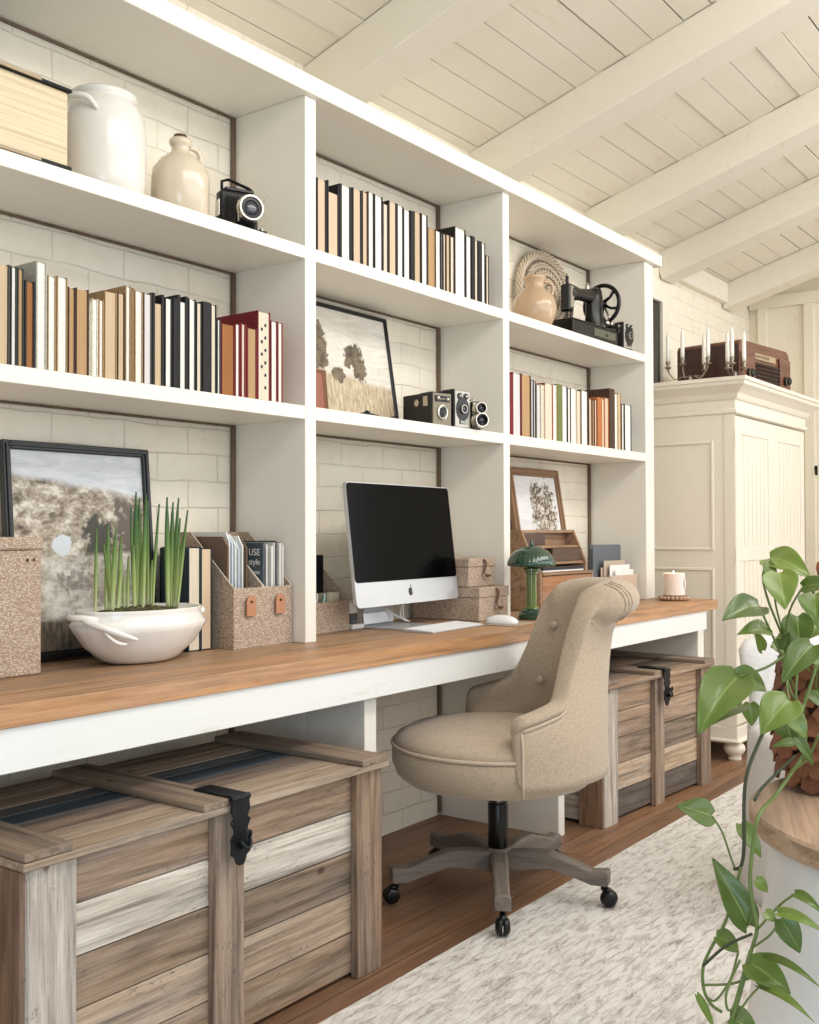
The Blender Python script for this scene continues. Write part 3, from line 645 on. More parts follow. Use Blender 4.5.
# ================================================================ framed pictures
m_blackfr = plain('black frame', srgb(26, 27, 28), .35, bumps=(40, .1))
m_brownfr = wood('brown frame timber', 'Z', .55, .35, base=srgb(150, 112, 78))
m_brownfx = wood('brown frame timber across', 'X', .55, .35, base=srgb(150, 112, 78))
def art(name, kind):
    m, nt, b = new_mat(name); tc = N(nt, 'ShaderNodeTexCoord'); sp = N(nt, 'ShaderNodeSeparateXYZ'); L(nt, tc.outputs['Object'], sp.inputs[0])
    X_, Z_ = sp.outputs[0], sp.outputs[2]
    def mth(op, a, bb=None, cl=False):
        n = N(nt, 'ShaderNodeMath', operation=op); n.use_clamp = cl
        for i, s in enumerate((a, bb)):
            if s is None: continue
            if hasattr(s, 'is_linked'): L(nt, s, n.inputs[i])
            else: n.inputs[i].default_value = s
        return n.outputs[0]
    def blob(cx, cz, rx, rz, soft=.25, wob=.3, sc=30):
        nn = noise_n(nt, tc.outputs['Object'], sc, 5, .65)
        dx = mth('POWER', mth('ABSOLUTE', mth('DIVIDE', mth('SUBTRACT', X_, cx), rx)), 2); dz = mth('POWER', mth('ABSOLUTE', mth('DIVIDE', mth('SUBTRACT', Z_, cz), rz)), 2)
        d = mth('ADD', mth('ADD', dx, dz), mth('MULTIPLY', mth('SUBTRACT', nn, .5), wob*11))
        return ramp(nt, d, [(max(0, .9-soft), (1,1,1)), (1, (0,0,0))])
    def above(z, wob=.02, sc=9, slope=0.):
        nn = noise_n(nt, tc.outputs['Object'], sc, 5, .6)
        q = mth('ADD', mth('ADD', Z_, mth('MULTIPLY', mth('SUBTRACT', nn, .5), wob*2)), mth('MULTIPLY', X_, slope))
        return ramp(nt, mth('ADD', mth('MULTIPLY', mth('SUBTRACT', q, z), 60), .5), [(0, (0,0,0)), (1, (1,1,1))])
    st = noise_n(nt, coords(nt, (6, 1, 30), rnd=False), 1.6, 5, .7, 1); sp2 = noise_n(nt, coords(nt, (1, 1, 1.5), rnd=False), 19, 8, .72, .15); gr = noise_n(nt, coords(nt, (60, 1, 14), rnd=False), 1.5, 6, .75)
    if kind == 'hill':       # 0.43 x 0.53, origin at the frame base centre
        sky = ramp(nt, st, [(.3, srgb(196, 200, 206)), (.6, srgb(226, 228, 230))])
        hill = ramp(nt, sp2, [(.36, srgb(78, 70, 60)), (.45, srgb(140, 126, 108)), (.53, srgb(182, 170, 152)), (.60, srgb(222, 214, 202))])
        field = ramp(nt, sp2, [(.36, srgb(140, 130, 114)), (.48, srgb(192, 184, 170)), (.6, srgb(226, 221, 212))])
        dark = ramp(nt, gr, [(.35, srgb(52, 46, 42)), (.6, srgb(128, 114, 98))])
        c = mixc(nt, above(.43, .016, 9, .13), hill, sky)
        c = mixc(nt, blob(.05, .30, .055, .06, .3, .35), c, srgb(70, 68, 58)); c = mixc(nt, blob(.14, .33, .04, .09, .4, .45), c, srgb(104, 92, 82))
        c = mixc(nt, above(.255, .006, 9), field, c)
        c = mixc(nt, blob(-.06, .280, .030, .028, .1, .22, 22), c, srgb(214, 220, 224))
        c = mixc(nt, mixc(nt, 1., blob(-.03, .19, .06, .03, .7, .6, 60), (.6,.6,.6), 'MULTIPLY'), c, srgb(90, 78, 70)); c = mixc(nt, mixc(nt, 1., blob(.10, .18, .08, .06, .7, .6, 40), (.5,.5,.5), 'MULTIPLY'), c, srgb(130, 118, 100))
        c = mixc(nt, above(.10, .03, 12), dark, c)
    elif kind == 'tree':     # wide sepia landscape
        sky = ramp(nt, st, [(.3, srgb(206, 198, 184)), (.65, srgb(232, 226, 214))])
        grass = ramp(nt, gr, [(.3, srgb(130, 110, 84)), (.5, srgb(190, 172, 142)), (.68, srgb(226, 212, 186))])
        c = mixc(nt, above(.15, .02, 9, .10), grass, sky)
        tr = ramp(nt, sp2, [(.35, srgb(64, 54, 42)), (.6, srgb(128, 112, 88))])
        for a in ((.03, .225, .05, .045), (.055, .185, .035, .05), (-.005, .20, .02, .022), (-.15, .24, .05, .10), (-.06, .155, .035, .03)): c = mixc(nt, blob(*a, .15, .30, 45), c, tr)
    else:                    # bush on white
        sky = ramp(nt, st, [(.3, srgb(214, 214, 218)), (.6, srgb(234, 232, 230))])
        c = sky; tr = ramp(nt, noise_n(nt, tc.outputs['Object'], 60, 4, .8), [(.46, srgb(84, 74, 62)), (.52, srgb(170, 156, 134)), (.6, srgb(226, 220, 210))])
        c = mixc(nt, above(.24, .003), srgb(216, 202, 178), c)
        for a in ((.0, .42, .055, .115), (.09, .40, .07, .13), (.05, .30, .11, .10)): c = mixc(nt, blob(*a, .12, .38, 45), c, tr)
    L(nt, c, b.inputs['Base Color']); b.inputs['Roughness'].default_value = .6; bump(nt, b, sp2, .15, .002); return m
def picture(label, x, y, z, W, H, fw_, dp_, tilt, fm, am, fmx=None, rz=0):
    t = thing('framed_picture', label, 'picture', (x, y, z), 0, None, rot=(-tilt, 0, rz))
    for x0, x1, a, bb, mm in ((-W/2, -W/2+fw_, 0, H, fm), (W/2-fw_, W/2, 0, H, fm), (-W/2+fw_+.0003, W/2-fw_-.0003, 0, fw_, fmx or fm), (-W/2+fw_+.0003, W/2-fw_-.0003, H-fw_, H, fmx or fm)):
        w = MB(); w.box(x0, x1, -dp_, 0, a, bb, ch=.002)
        ins = fw_*.35
        if bb-a > x1-x0: w.box(x0+ins, x1-ins, -dp_-.004, -dp_+.001, a+ins, bb-ins, ch=.001)
        else: w.box(x0-ins, x1+ins, -dp_-.004, -dp_+.001, a+ins, bb-ins, ch=.001)
        w.build('frame_side', mm, t)
    w = MB(); w.box(-W/2+fw_*.9, W/2-fw_*.9, -dp_*.55, -dp_*.2, fw_*.9, H-fw_*.9); w.build('canvas', am, t)
    return t
picture('black-framed landscape painting of a grey hillside behind the white planter', 1.628, .232, DZ+.004, .438, .535, .022, .02, rad(5), m_blackfr, art('hillside painting', 'hill'))
picture('black-framed sepia print of a tree in a field on the middle shelf', 2.655, .205, S2t+.003, .465, .39, .014, .014, rad(9), m_blackfr, art('sepia tree print', 'tree'))
picture('brown wooden frame with a pencil-grey bush print behind the green lamp', 3.925, .185, DZ+.004, .43, .585, .035, .02, rad(9), m_brownfr, art('bush print', 'bush'), m_brownfx)
picture('dark-edged frame standing at the far left of the top shelf', 1.28, .258, S1t+.004, .22, .40, .022, .014, rad(2), m_blackfr, plain('grey print', srgb(190, 184, 170), .6))
picture('small wooden frame leaning against the sepia tree print', 2.36, .10, S2t+.002, .075, .135, .011, .010, rad(6), m_brownfr, plain('russet print', srgb(150, 92, 72), .6), m_brownfx)
# little black ornament in front of the sepia print
t = thing('metal_ornament', 'small black iron figure lying in front of the sepia tree print', 'ornament', (2.60, .07, S2t))
w = MB(); w.tube([(-.10, 0, .005), (-.05, 0, .012), (0, 0, .010), (.05, 0, .007), (.10, 0, .012)], [.004, .008, .006, .004, .007], 8); w.sphere((.105, 0, .014), .009); w.sphere((-.045, 0, .014), .011); w.tube([(.10, .0, .012), (.115, 0, .026)], .003, 6); w.build('figure', m_iron, t, smooth=True)

# ================================================================ top shelf, left
m_pb = attr_mat('stacked page edges', .85, (1.5, 1.5, 170), .1, bs=.8)
t = thing('bound_volume', 'huge old volume lying flat with cream page edges and black covers', 'book', (1.20, .0, S1t))
w = MB(); w.col = srgb(226, 208, 176); w.box(-.20, .215, .012, .222, .0115, .1785, ch=.002); w.build('pages', m_pb, t)
w = MB(); w.col = B['blk']; w.box(-.21, .222, .004, .232, .0005, .011, ch=.002); w.box(-.21, .222, .004, .232, .179, .188, ch=.002)
w.build('cover', m_cover, t, bevel=.001)
w = MB(); w.col = srgb(170, 150, 120); w.box(-.21, .14, .0, .0035, .180, .187); w.box(-.21, .14, .0, .0035, .002, .009); w.build('trim_strip', m_cloth2, t)
m_crock = plain('white stoneware', srgb(228, 224, 215), .22, spec=.5, bumps=(5, .04), coat=.3)
t = thing('crock', 'large white stoneware crock with side handles on the top shelf', 'crock', (1.605, .135, S1t), rad(15))
w = MB(); w.lathe([(.088, .0003), (.094, .004), (.101, .05), (.104, .12), (.1035, .17), (.099, .205), (.090, .228), (.080, .242), (.077, .248), (.080, .252), (.081, .262), (.077, .266), (.070, .262), (.066, .24), (.05, .22), (.0001, .2)], 48); w.build('body', m_crock, t, smooth=True)
for s in (-1, 1):
    M = Matrix.Rotation(rad(5), 4, 'Z') @ Matrix.Rotation(0 if s > 0 else PI, 4, 'Z')
    w = MB(); w.tube([(.088, -.042, .190), (.108, -.034, .218), (.118, -.012, .224), (.118, .012, .224), (.108, .034, .218), (.088, .042, .190)], [.006, .009, .009, .009, .009, .006], 8, M=M); w.build('handle', m_crock, t, smooth=True, sub=1)
m_jug = plain('buff stoneware', srgb(214, 200, 176), .22, spec=.5, bumps=(5, .04), coat=.4)
m_cork = plain('dark cork', srgb(92, 66, 50), .9, bumps=(150, .5))
t = thing('jug', 'small beige stoneware jug with cork stopper beside the white crock', 'jug', (1.828, .11, S1t)); t.scale = (1.02, 1.02, 1.12)
w = MB(); w.lathe([(.068, .0003), (.074, .004), (.0745, .10), (.070, .122), (.052, .145), (.030, .158), (.024, .165), (.022, .178), (.028, .182), (.029, .192), (.024, .197), (.018, .194), (.0001, .19)], 40); w.build('body', m_jug, t, smooth=True)
w = MB(); w.tube([(.020, -.004, .180), (.045, -.006, .186), (.060, -.007, .174), (.062, -.007, .158), (.056, -.006, .138)], [.007, .008, .008, .008, .006], 8); w.build('handle', m_jug, t, smooth=True, sub=1)
w = MB(); w.lathe([(.015, .191), (.017, .204), (.016, .206), (.0001, .206)], 16); w.build('stopper', m_cork, t, smooth=False)
# folding camera
m_lea = plain('black leatherette', srgb(24, 24, 25), .5, bumps=(250, .6)); m_chr = plain('worn chrome', srgb(190, 186, 176), .22, .9); m_blk = plain('black enamel', srgb(11, 11, 12), .28, spec=.4); m_glass = plain('lens glass', srgb(60, 62, 72), .05, spec=.8)
def lens(w_parent, x, y, z, r, L_, parent, d=(0,-1,0), name='lens'):
    q = Vector((0,0,1)).rotation_difference(Vector(d)).to_matrix().to_4x4(); M = Matrix.Translation((x, y, z)) @ q
    w = MB(); w.lathe([(r, 0), (r, L_*.7), (r*.93, L_), (r*.80, L_), (r*.76, L_*.75)], 24, M=M, cap=False); o = w.build(name, m_chr, parent, autos=35)
    w = MB(); w.lathe([(r*.80, L_*.3), (r*.78, L_*.8), (r*.55, L_*.85), (r*.5, L_*.6)], 24, M=M, cap=False); w.build('barrel', m_blk, o, autos=35)
    w = MB(); w.lathe([(r*.52, L_*.55), (r*.4, L_*.75), (r*.2, L_*.86), (.0001, L_*.9)], 20, M=M); w.build('glass', m_glass, o, smooth=True); return o
t = thing('folding_camera', 'vintage black folding camera with open bellows near the left bay upright', 'camera', (2.035, .088, S1t), rad(-22)); t.scale = (1.13,)*3
w = MB(); w.box(-.060, .040, .0, .032, .0, .115, ch=.006); w.build('body', m_lea, t)
w = MB(); w.box(-.050, .032, -.072, -.001, .0005, .005, ch=.001); w.build('bed', m_lea, t)
w = MB(); w.box(-.045, .030, .004, .028, .1155, .124, ch=.002); w.tube([(-.050, .016, .118), (-.050, .016, .138), (-.035, .014, .144), (.02, .014, .130), (.03, .015, .124)], .004, 6); w.build('top_plate', m_blk, t)
w = MB()
for i in range(6):
    k = 1-.075*i; w.box(-.010-.036*k, -.010+.036*k, -.0105*(i+1)+.002, -.0105*i-.0005, .055-.042*k, .055+.044*k, ch=.003)
w.build('bellows', m_lea, t)
lens(None, -.010, -.062, .055, .033, .016, t)
w = MB(); w.box(-.045, -.042, -.062, -.002, .008, .014); w.box(.022, .025, -.062, -.002, .008, .014); w.tube([(-.04, -.068, .02), (-.04, -.068, .07)], .002, 6); w.tube([(.026, -.066, .078), (.04, -.066, .092)], .002, 6); w.box(-.062, -.0605, .004, .028, .05, .09); w.build('struts', m_chr, t)

# ================================================================ middle shelf cameras
def box_camera(label, x, y, z, W, D, H, rz, face, tall=False):
    t = thing('box_camera', label, 'camera', (x, y, z), rz)
    w = MB(); w.box(0, W, .004, D, .0, H, ch=.003); w.build('body', m_lea, t)
    w = MB(); w.box(.002, W-.002, -.001, .0035, .002, H-.002, ch=.001); fp = w.build('face_plate', face, t)
    w = MB()
    if tall:
        for q in (.30, .70):
            w.lathe([(W*.14, 0), (W*.14, .003)], 16, M=Matrix.Translation((W*q, -.0012, H*.84)) @ Matrix.Rotation(PI/2, 4, 'X'))
        w.lathe([(W*.40, 0), (W*.40, .003)], 24, M=Matrix.Translation((W*.5, -.0012, H*.50)) @ Matrix.Rotation(PI/2, 4, 'X'), sy=1.25)
        w.box(W*.3, W*.7, -.003, -.0012, H*.10, H*.22)
        w.build('trim', m_blk, fp); lens(None, W*.5, -.004, H*.5, W*.20, .008, t)
        w = MB()
        for k in (.12, .16, .20): w.box(W*.34, W*.66, -.004, -.003, H*k, H*(k+.015))
        for q in (.30, .70): w.sphere((W*q, -.004, H*.84), W*.07)
        w.build('mark', m_chr, fp)
    else:
        w.box(W*.12, W*.88, -.003, -.0012, H*.72, H*.90); w.build('trim', m_blk, fp)
        w = MB(); w.sphere((W*.25, -.004, H*.82), W*.09); w.sphere((W*.75, -.004, H*.80), W*.08); w.tube([(W*.35, -.004, H*.8), (W*.65, -.004, H*.8)], .0018); w.build('finder', m_chr, fp)
        w = MB(); w.lathe([(W*.26, 0), (W*.26, .004), (W*.20, .005), (W*.19, .001)], 24, M=Matrix.Translation((W*.5, -.0012, H*.40)) @ Matrix.Rotation(PI/2, 4, 'X'), sy=1.2); w.build('lens', m_chr, t)
        w = MB(); w.lathe([(W*.18, 0), (W*.14, .003), (.0001, .004)], 20, M=Matrix.Translation((W*.5, -.0018, H*.40)) @ Matrix.Rotation(PI/2, 4, 'X'), sy=1.2); w.build('glass', m_blk, t)
    w = MB(); w.box(-.0015, .0, D*.15, D*.3, H*.6, H*.9); w.lathe([(.012, 0), (.012, .004)], 16, M=Matrix.Translation((0, D*.5, H*.72)) @ Matrix.Rotation(-PI/2, 4, 'Y')); w.build('winder', m_chr, t)
    w = MB(); w.tube([(W*.5, D*.25, H), (W*.5, D*.3, H+.008), (W*.5, D*.7, H+.008), (W*.5, D*.75, H)], .004, 6, flat=.5); w.build('handle', m_lea, t)
    return t
m_gf = plain('grey enamel face', srgb(128, 118, 98), .35, .3); m_sf = plain('silver striped face', srgb(176, 172, 162), .3, .5)
box_camera('vintage box camera with grey front, left one on the middle shelf', 2.855, .03, S2t+.0005, .085, .16, .112, rad(-14), m_gf)
box_camera('taller vintage box camera with two finder windows on the middle shelf', 2.965, .015, S2t+.0005, .080, .13, .13, rad(-8), m_sf, True)
t = thing('movie_camera', 'small black cine camera with twin chrome lenses on the middle shelf', 'camera', (3.08, .02, S2t+.0005), rad(-35)); t.scale = (1.15,)*3
w = MB(); w.box(0, .035, .0, .11, 0, .088, ch=.006); w.build('body', m_lea, t); w = MB(); w.box(.001, .034, -.006, -.0005, .004, .084, ch=.002); w.build('face_plate', m_chr, t)
lens(None, .018, -.007, .064, .019, .03, t); lens(None, .018, -.007, .027, .023, .035, t)
w = MB(); w.tube([(.018, .03, .088), (.018, .03, .097), (.018, .05, .1), (.018, .07, .097)], .003, 6); w.sphere((.040, -.004, .045), .009); w.build('knob', m_chr, t)
box_camera('small black box camera with silver front beside the sewing machine', 4.285, .002, S1t+.0005, .085, .10, .118, rad(-6), m_sf, True)

# ================================================================ basket, jug, sewing machine
m_wick = plain('weathered wicker', srgb(206, 190, 166), .8, bumps=(80, .4)); m_wickd = plain('dark wicker', srgb(112, 92, 72), .8, bumps=(80, .4))
t = thing('wicker_basket', 'round woven wicker basket on edge behind the tan jug', 'basket', (3.985, .222, S1t+.028), 0, None, rot=(rad(-5), 0, rad(-8)))
R0 = .186; w = MB(); wd = MB()
for i in range(36):
    a = 2*PI*i/36; w.tube([(cos(a)*r, -.03*(1-(r/R0)**2), R0+sin(a)*r) for r in (.01, .05, .10, .14, R0)], .0028, 5)
for j in range(2, 15):
    r = R0*j/15.; pts = []
    for i in range(72):
        a = 2*PI*i/72; pts.append((cos(a)*r, -.03*(1-(r/R0)**2)+(.0035 if (i//1+j) % 2 else -.0035), R0+sin(a)*r))
    (wd if j % 3 == 0 else w).tube(pts, .0034, 5, closed=True)
w.build('weave', m_wick, t); wd.build('dark_weave', m_wickd, t)
w = MB()
for k in range(5):
    ph = 2*PI*k/5; w.tube([(cos(a)*(R0-.006+.013*sin(9*a+ph)), -.008+.010*cos(9*a+ph), R0+sin(a)*(R0-.006+.013*sin(9*a+ph))) for a in [2*PI*i/120 for i in range(120)]], .0052, 5, closed=True)
w.build('braided_rim', m_wick, t)
m_brj = plain('tan stoneware', srgb(188, 160, 128), .22, spec=.5, bumps=(6, .05), coat=.4)
t = thing('jug', 'round tan stoneware jug with ear handle in front of the wicker basket', 'jug', (3.655, .095, S1t), rad(0))
w = MB(); w.lathe([(.055, .0003), (.064, .004), (.082, .04), (.090, .078), (.084, .115), (.064, .142), (.044, .155), (.039, .162), (.039, .192), (.045, .198), (.046, .208), (.040, .212), (.032, .208), (.030, .18), (.0001, .17)], 40); w.build('body', m_brj, t, smooth=True)
w = MB(); w.tube([(.030, -.018, .192), (.060, -.034, .196), (.076, -.044, .178), (.074, -.042, .150), (.058, -.034, .128)], [.008, .009, .009, .009, .007], 8); w.build('handle', m_brj, t, smooth=True, sub=1)

m_gold = plain('worn gilt', srgb(150, 128, 88), .35, .8)
t = thing('sewing_machine', 'antique black hand-crank sewing machine on the right bay top shelf', 'sewing machine', (4.075, .085, S1t), rad(-2))
w = MB(); w.box(-.235, .155, -.075, .085, .0005, .060, ch=.003); w.box(-.225, .148, -.070, .078, .0605, .070, ch=.003); w.build('base', m_blk, t)
w = MB(); w.box(-.06, .13, -.078, -.0755, .016, .050, ch=.001); w.sphere((.05, -.080, .033), .007); w.build('drawer_plate', plain('dark olive plate', srgb(96, 96, 82), .4, .4), t)
def up_(o): o.location.z = .028; return o
w = MB()   # arm: pillar, horizontal arm and head as one casting
secs = [(-.150, .165, .030, .036), (-.120, .170, .030, .036), (-.06, .175, .022, .026), (.02, .182, .024, .030), (.07, .186, .030, .040), (.10, .19, .030, .044)]
def ellx(x, z, ry, rz, n=16): return [(x, cos(2*PI*i/n)*ry, z+sin(2*PI*i/n)*rz) for i in range(n)]
vs = []; [vs.extend(ellx(*s)) for s in secs]; fs = [(j*16+i, j*16+(i+1) % 16, (j+1)*16+(i+1) % 16, (j+1)*16+i) for j in range(5) for i in range(16)]+[tuple(range(15, -1, -1)), tuple(5*16+i for i in range(16))]
w.raw(vs, fs)
w.lathe([(.058, .042), (.050, .06), (.044, .10), (.042, .15), (.044, .18), (.038, .215), (.0001, .222)], 20, c=(.08, 0, 0), sx=1.1, sy=.8)
up_(w.build('arm', m_blk, t, smooth=True))
w = MB(); w.box(-.172, -.135, -.024, .024, .085, .20, ch=.006); w.tube([(-.152, 0, .20), (-.152, 0, .235)], .007); w.tube([(-.152, 0, .085), (-.152, 0, .050)], .003); w.tube([(-.14, -.01, .09), (-.14, -.01, .046)], .003); up_(w.build('needle_head', m_blk, t))
w = MB(); w.box(-.166, -.140, -.0265, -.0245, .10, .19); w.box(-.17, -.13, -.02, .02, .0425, .044); w.sphere((-.152, 0, .24), .009); w.lathe([(.010, .22), (.010, .235), (.004, .25)], 10, c=(.02, 0, -.01)); up_(w.build('chrome_fittings', m_chr, t))
# hand wheel with spokes, axis along x
wx = .150; zc_ = .165; Rw = .085
w = MB(); w.tube([(wx, cos(a)*Rw, zc_+sin(a)*Rw) for a in [2*PI*i/40 for i in range(40)]], .0095, 8, closed=True)
w.tube([(wx-.03, 0, zc_), (wx+.016, 0, zc_)], .019, 12)
for i in range(6):
    a = 2*PI*i/6+.3; w.tube([(wx, cos(a)*.015, zc_+sin(a)*.015), (wx, cos(a+.15)*.05, zc_+sin(a+.15)*.05), (wx, cos(a)*Rw, zc_+sin(a)*Rw)], [.009, .006, .008], 6)
up_(w.build('hand_wheel', m_blk, t, smooth=True))
w = MB(); w.tube([(wx+.02, 0, zc_), (wx+.026, -.02, zc_-.05), (wx+.026, -.03, zc_-.085)], .006); w.tube([(wx+.02, -.03, zc_-.085), (wx+.055, -.03, zc_-.085)], [.007, .010], 8); w.sphere((wx-.02, -.035, .075), .014); up_(w.build('crank', m_chr, t, smooth=True))

# ================================================================ computer
m_alu = plain('silver aluminium', srgb(200, 202, 206), .35, .55, bumps=(300, .02)); m_scr = plain('black screen glass', srgb(3, 3, 5), .12, spec=.25, ior=1.18, bumps=(2, 0.0))
IM_L, IM_R = None, None
t = thing('computer', 'silver all-in-one desktop computer with large black screen on the desk', 'computer', (2.745, .037, DZ), rad(3.2))
Mt = Matrix.Translation((0, 0, .081)) @ Matrix.Rotation(rad(-6.8), 4, 'X'); HW, HH = .30, .391
def rrect(x0, x1, z0, z1, r, n=5):
    pts = []
    for cx, cz, a0 in ((x1-r, z1-r, 0), (x0+r, z1-r, 90), (x0+r, z0+r, 180), (x1-r, z0+r, 270)):
        for i in range(n+1): a = rad(a0+90*i/n); pts.append((cx+cos(a)*r, cz+sin(a)*r))
    return pts
w = MB(); w.prism(rrect(-HW, HW, 0, HH, .016), 0, .012, 'Y', M=Mt)
bul = [rrect(-HW*k, HW*k, HH/2-HH/2*k, HH/2+HH/2*k, .016*k) for k in (1, .93, .7, .35)]
vs = []; [vs.extend([(p[0], y, p[1]) for p in q]) for q, y in zip(bul, (.0122, .022, .036, .042))]; n = len(bul[0])
w.raw(vs, [(j*n+i, j*n+(i+1) % n, (j+1)*n+(i+1) % n, (j+1)*n+i) for j in range(3) for i in range(n)]+[tuple(3*n+i for i in range(n))], Mt)
w.build('case', m_alu, t)
w = MB(); q = rrect(-HW+.003, HW-.003, .077, HH-.003, .013); w.prism(q, -.0025, -.0003, 'Y', M=Mt); w.build('screen', m_scr, t)
# fruit mark on the chin
w = MB(); c0 = (0, .038)
pts = []
for i in range(40):
    a = 2*PI*i/40; r = .0135*(1+.10*cos(2*a)*-1)
    x = cos(a)*r*.95; z = sin(a)*r
    z -= .0025*math.exp(-((a-PI/2)/.35)**2)+(-.0025)*math.exp(-((a-3*PI/2)/.3)**2)
    d = ((x-.0155)**2+(z-.002)**2)**.5
    if d < .0068: x = .0155-(.0068**2-min((z-.002)**2, .0068**2))**.5
    pts.append((c0[0]+x, c0[1]+z))
w.prism(pts, -.0006, .0, 'Y', M=Mt)
w.prism([(.0005+cos(a)*.0, 0) for a in ()] or [(.000, c0[1]+.0145), (.003, c0[1]+.0152), (.0068, c0[1]+.0195), (.0072, c0[1]+.0235), (.0035, c0[1]+.022), (.0008, c0[1]+.018)], -.0006, .0, 'Y', M=Mt)
w.build('emblem', plain('black emblem', srgb(20, 20, 22), .4), t)
w = MB(); w.prism(rrect(-.10, .10, -.045, .145, .012), .0004, .006, 'Z')
pr = [(.135, .006), (.142, .012), (.142, .05), (.085, .21), (.055, .24), (.052, .235), (.08, .205), (.135, .045), (.130, .010)]
w.prism([(y, z) for y, z in pr], -.085, .085, 'X'); w.build('stand', m_alu, t, bevel=.001)
w = MB()
for k in (0, 1): w.tube([(.03+.01*k, .060, .20), (.05, .062, .07), (.035+.03*k, .085, .02), (.085, .05+.02*k, .011), (.11, .09, .012+.01*k), (.06, .13, .03), (.02, .145, .09)], .0022, 6)
w.build('cable', m_card, t, smooth=True, sub=1)
t = thing('keyboard', 'slim white keyboard lying in front of the computer', 'keyboard', (2.785, -.068, DZ), rad(4))
w = MB(); w.prism([(-.055, .0004), (.055, .0004), (.055, .010), (-.055, .004)], -.165, .165, 'X'); w.build('tray', m_alu, t, bevel=.001)
m_key = plain('white keys', srgb(240, 240, 238), .5)
w = MB(); ks = math.atan(.006/.11)
for r in range(6):
    y = -.049+r*.0172; x = -.160; i = 0
    while x < .158:
        kw = .0155 if not (r == 0 and 4 <= i <= 4) else .088
        if i in (0,) : kw = .0155+.004*((r*3) % 4)
        x1 = min(x+kw, .160); zb = .0072+(y)*ks
        w.box(x, x1, y, y+.0148, zb, zb+.0022); x = x1+.0022; i += 1
w.build('keys', m_key, t)
t = thing('mouse_pad', 'thin grey-beige pad under the white mouse', 'mouse pad', (3.04, -.15, DZ), rad(3)); w = MB(); w.box(-.078, .085, -.065, .065, .0004, .003, ch=.001); w.build('pad', plain('taupe leather pad', srgb(178, 162, 146), .7), t)
t = thing('mouse', 'white computer mouse on the pad beside the keyboard', 'mouse', (3.01, -.145, DZ+.0033), rad(8))
vs = []; n = 24; rows_ = [(1.0, 0), (1.03, .006), (1.0, .012), (.86, .020), (.6, .026), (.3, .029), (.001, .030)]
for s, z in rows_:
    for i in range(n):
        a = 2*PI*i/n; cx = math.copysign(abs(cos(a))**.75, cos(a)); sy_ = math.copysign(abs(sin(a))**.75, sin(a)); vs.append((cx*.029*s, sy_*.055*s, z))
w = MB(); w.raw(vs, [(j*n+i, j*n+(i+1) % n, (j+1)*n+(i+1) % n, (j+1)*n+i) for j in range(6) for i in range(n)]+[tuple(range(n))])
w.build('shell', plain('white plastic', srgb(240, 240, 240), .25), t, smooth=True)
# ================================================================ lamp
m_grn = plain('dark green enamel', srgb(32, 66, 48), .18, spec=.6, coat=.6, bumps=(8, .02)); m_grs = plain('green glass stem', srgb(92, 112, 52), .15, spec=.6, coat=.5, bumps=(8, .02))
t = thing('table_lamp', 'green ribbed dome-shade table lamp on the desk beside the woven boxes', 'lamp', (3.256, -.117, DZ)); t.scale = (.97,)*3
w = MB(); w.lathe([(.048, .0004), (.050, .004), (.050, .020), (.046, .024), (.040, .026), (.040, .034), (.034, .038), (.026, .040), (.0001, .041)], 32); w.build('base', m_grn, t, autos=35)
w = MB(); w.lathe([(.026, .0405), (.024, .044), (.0195, .048), (.0195, .165), (.024, .168), (.024, .176), (.034, .180), (.034, .187), (.012, .192), (.004, .20), (.004, .255), (.0001, .256)], 24); w.build('stem', m_grs, t, autos=35)
w = MB(); w.lathe([(.084, .195), (.087, .200), (.085, .212), (.076, .232), (.060, .250), (.038, .263), (.018, .269), (.004, .271)], 96, wob=lambda a, z: 1+(.018*cos(a*32) if .198 < z < .262 else 0), cap=False); w.build('lamp_shade', m_grn, t, smooth=True, solid=.0025)
w = MB(); w.lathe([(.006, .2705), (.008, .275), (.005, .280), (.007, .286), (.004, .292), (.0001, .295)], 12); w.build('finial', m_grn, t, smooth=True)
# ================================================================ wooden desk organizer
m_ow = wood('organizer timber', 'X', .6, .45, base=srgb(170, 132, 98)); m_owd = wood('dark organizer timber', 'X', .6, .4, base=srgb(92, 68, 54))
t = thing('wooden_organizer', 'rustic wooden letter organizer with drawer and open slots behind the lamp', 'desk organizer', (3.56, .02, DZ), rad(-2))
W = .42
prof = [(.0, .0005), (.14, .0005), (.14, .32), (.09, .32), (.030, .19), (.030, .15), (0, .15)]
for a in (0, W-.012):
    w = MB(); w.prism(prof, a, a+.012, 'X'); w.build('side', m_ow, t, bevel=.001)
w = MB()
for a, bb, z in ((.0, .139, .0005), (-.008, .139, .140), (.04, .139, .180), (.065, .139, .245), (.09, .139, .308)): w.box(.0125, W-.0125, a, bb, z, z+.011, ch=.001)
w.box(.0125, W-.0125, .128, .139, .012, .307); w.build('shelf', m_ow, t)
w = MB(); w.box(.015, W-.015, .0, .012, .014, .137, ch=.001); w.box(.03, W-.03, .0125, .12, .016, .12); dr = w.build('drawer', wood('drawer timber', 'X', .6, .5, base=srgb(176, 124, 84)), t)
w = MB(); w.box(W*.5-.028, W*.5+.028, -.004, -.0005, .085, .115); w.box(W*.5-.01, W*.5+.01, -.012, -.004, .060, .07); w.build('label_holder', m_iron, dr)
w = MB(); w.box(W*.5-.022, W*.5+.022, -.006, -.0042, .090, .110); w.build('label_card', m_card, dr)
w = MB(); w.box(W*.42, W-.0125, .05, .055, .192, .244); w.build('divider_board', m_owd, t); w = MB(); w.box(.0125, W*.42, .085, .09, .2565, .307); w.build('divider_board', m_owd, t)
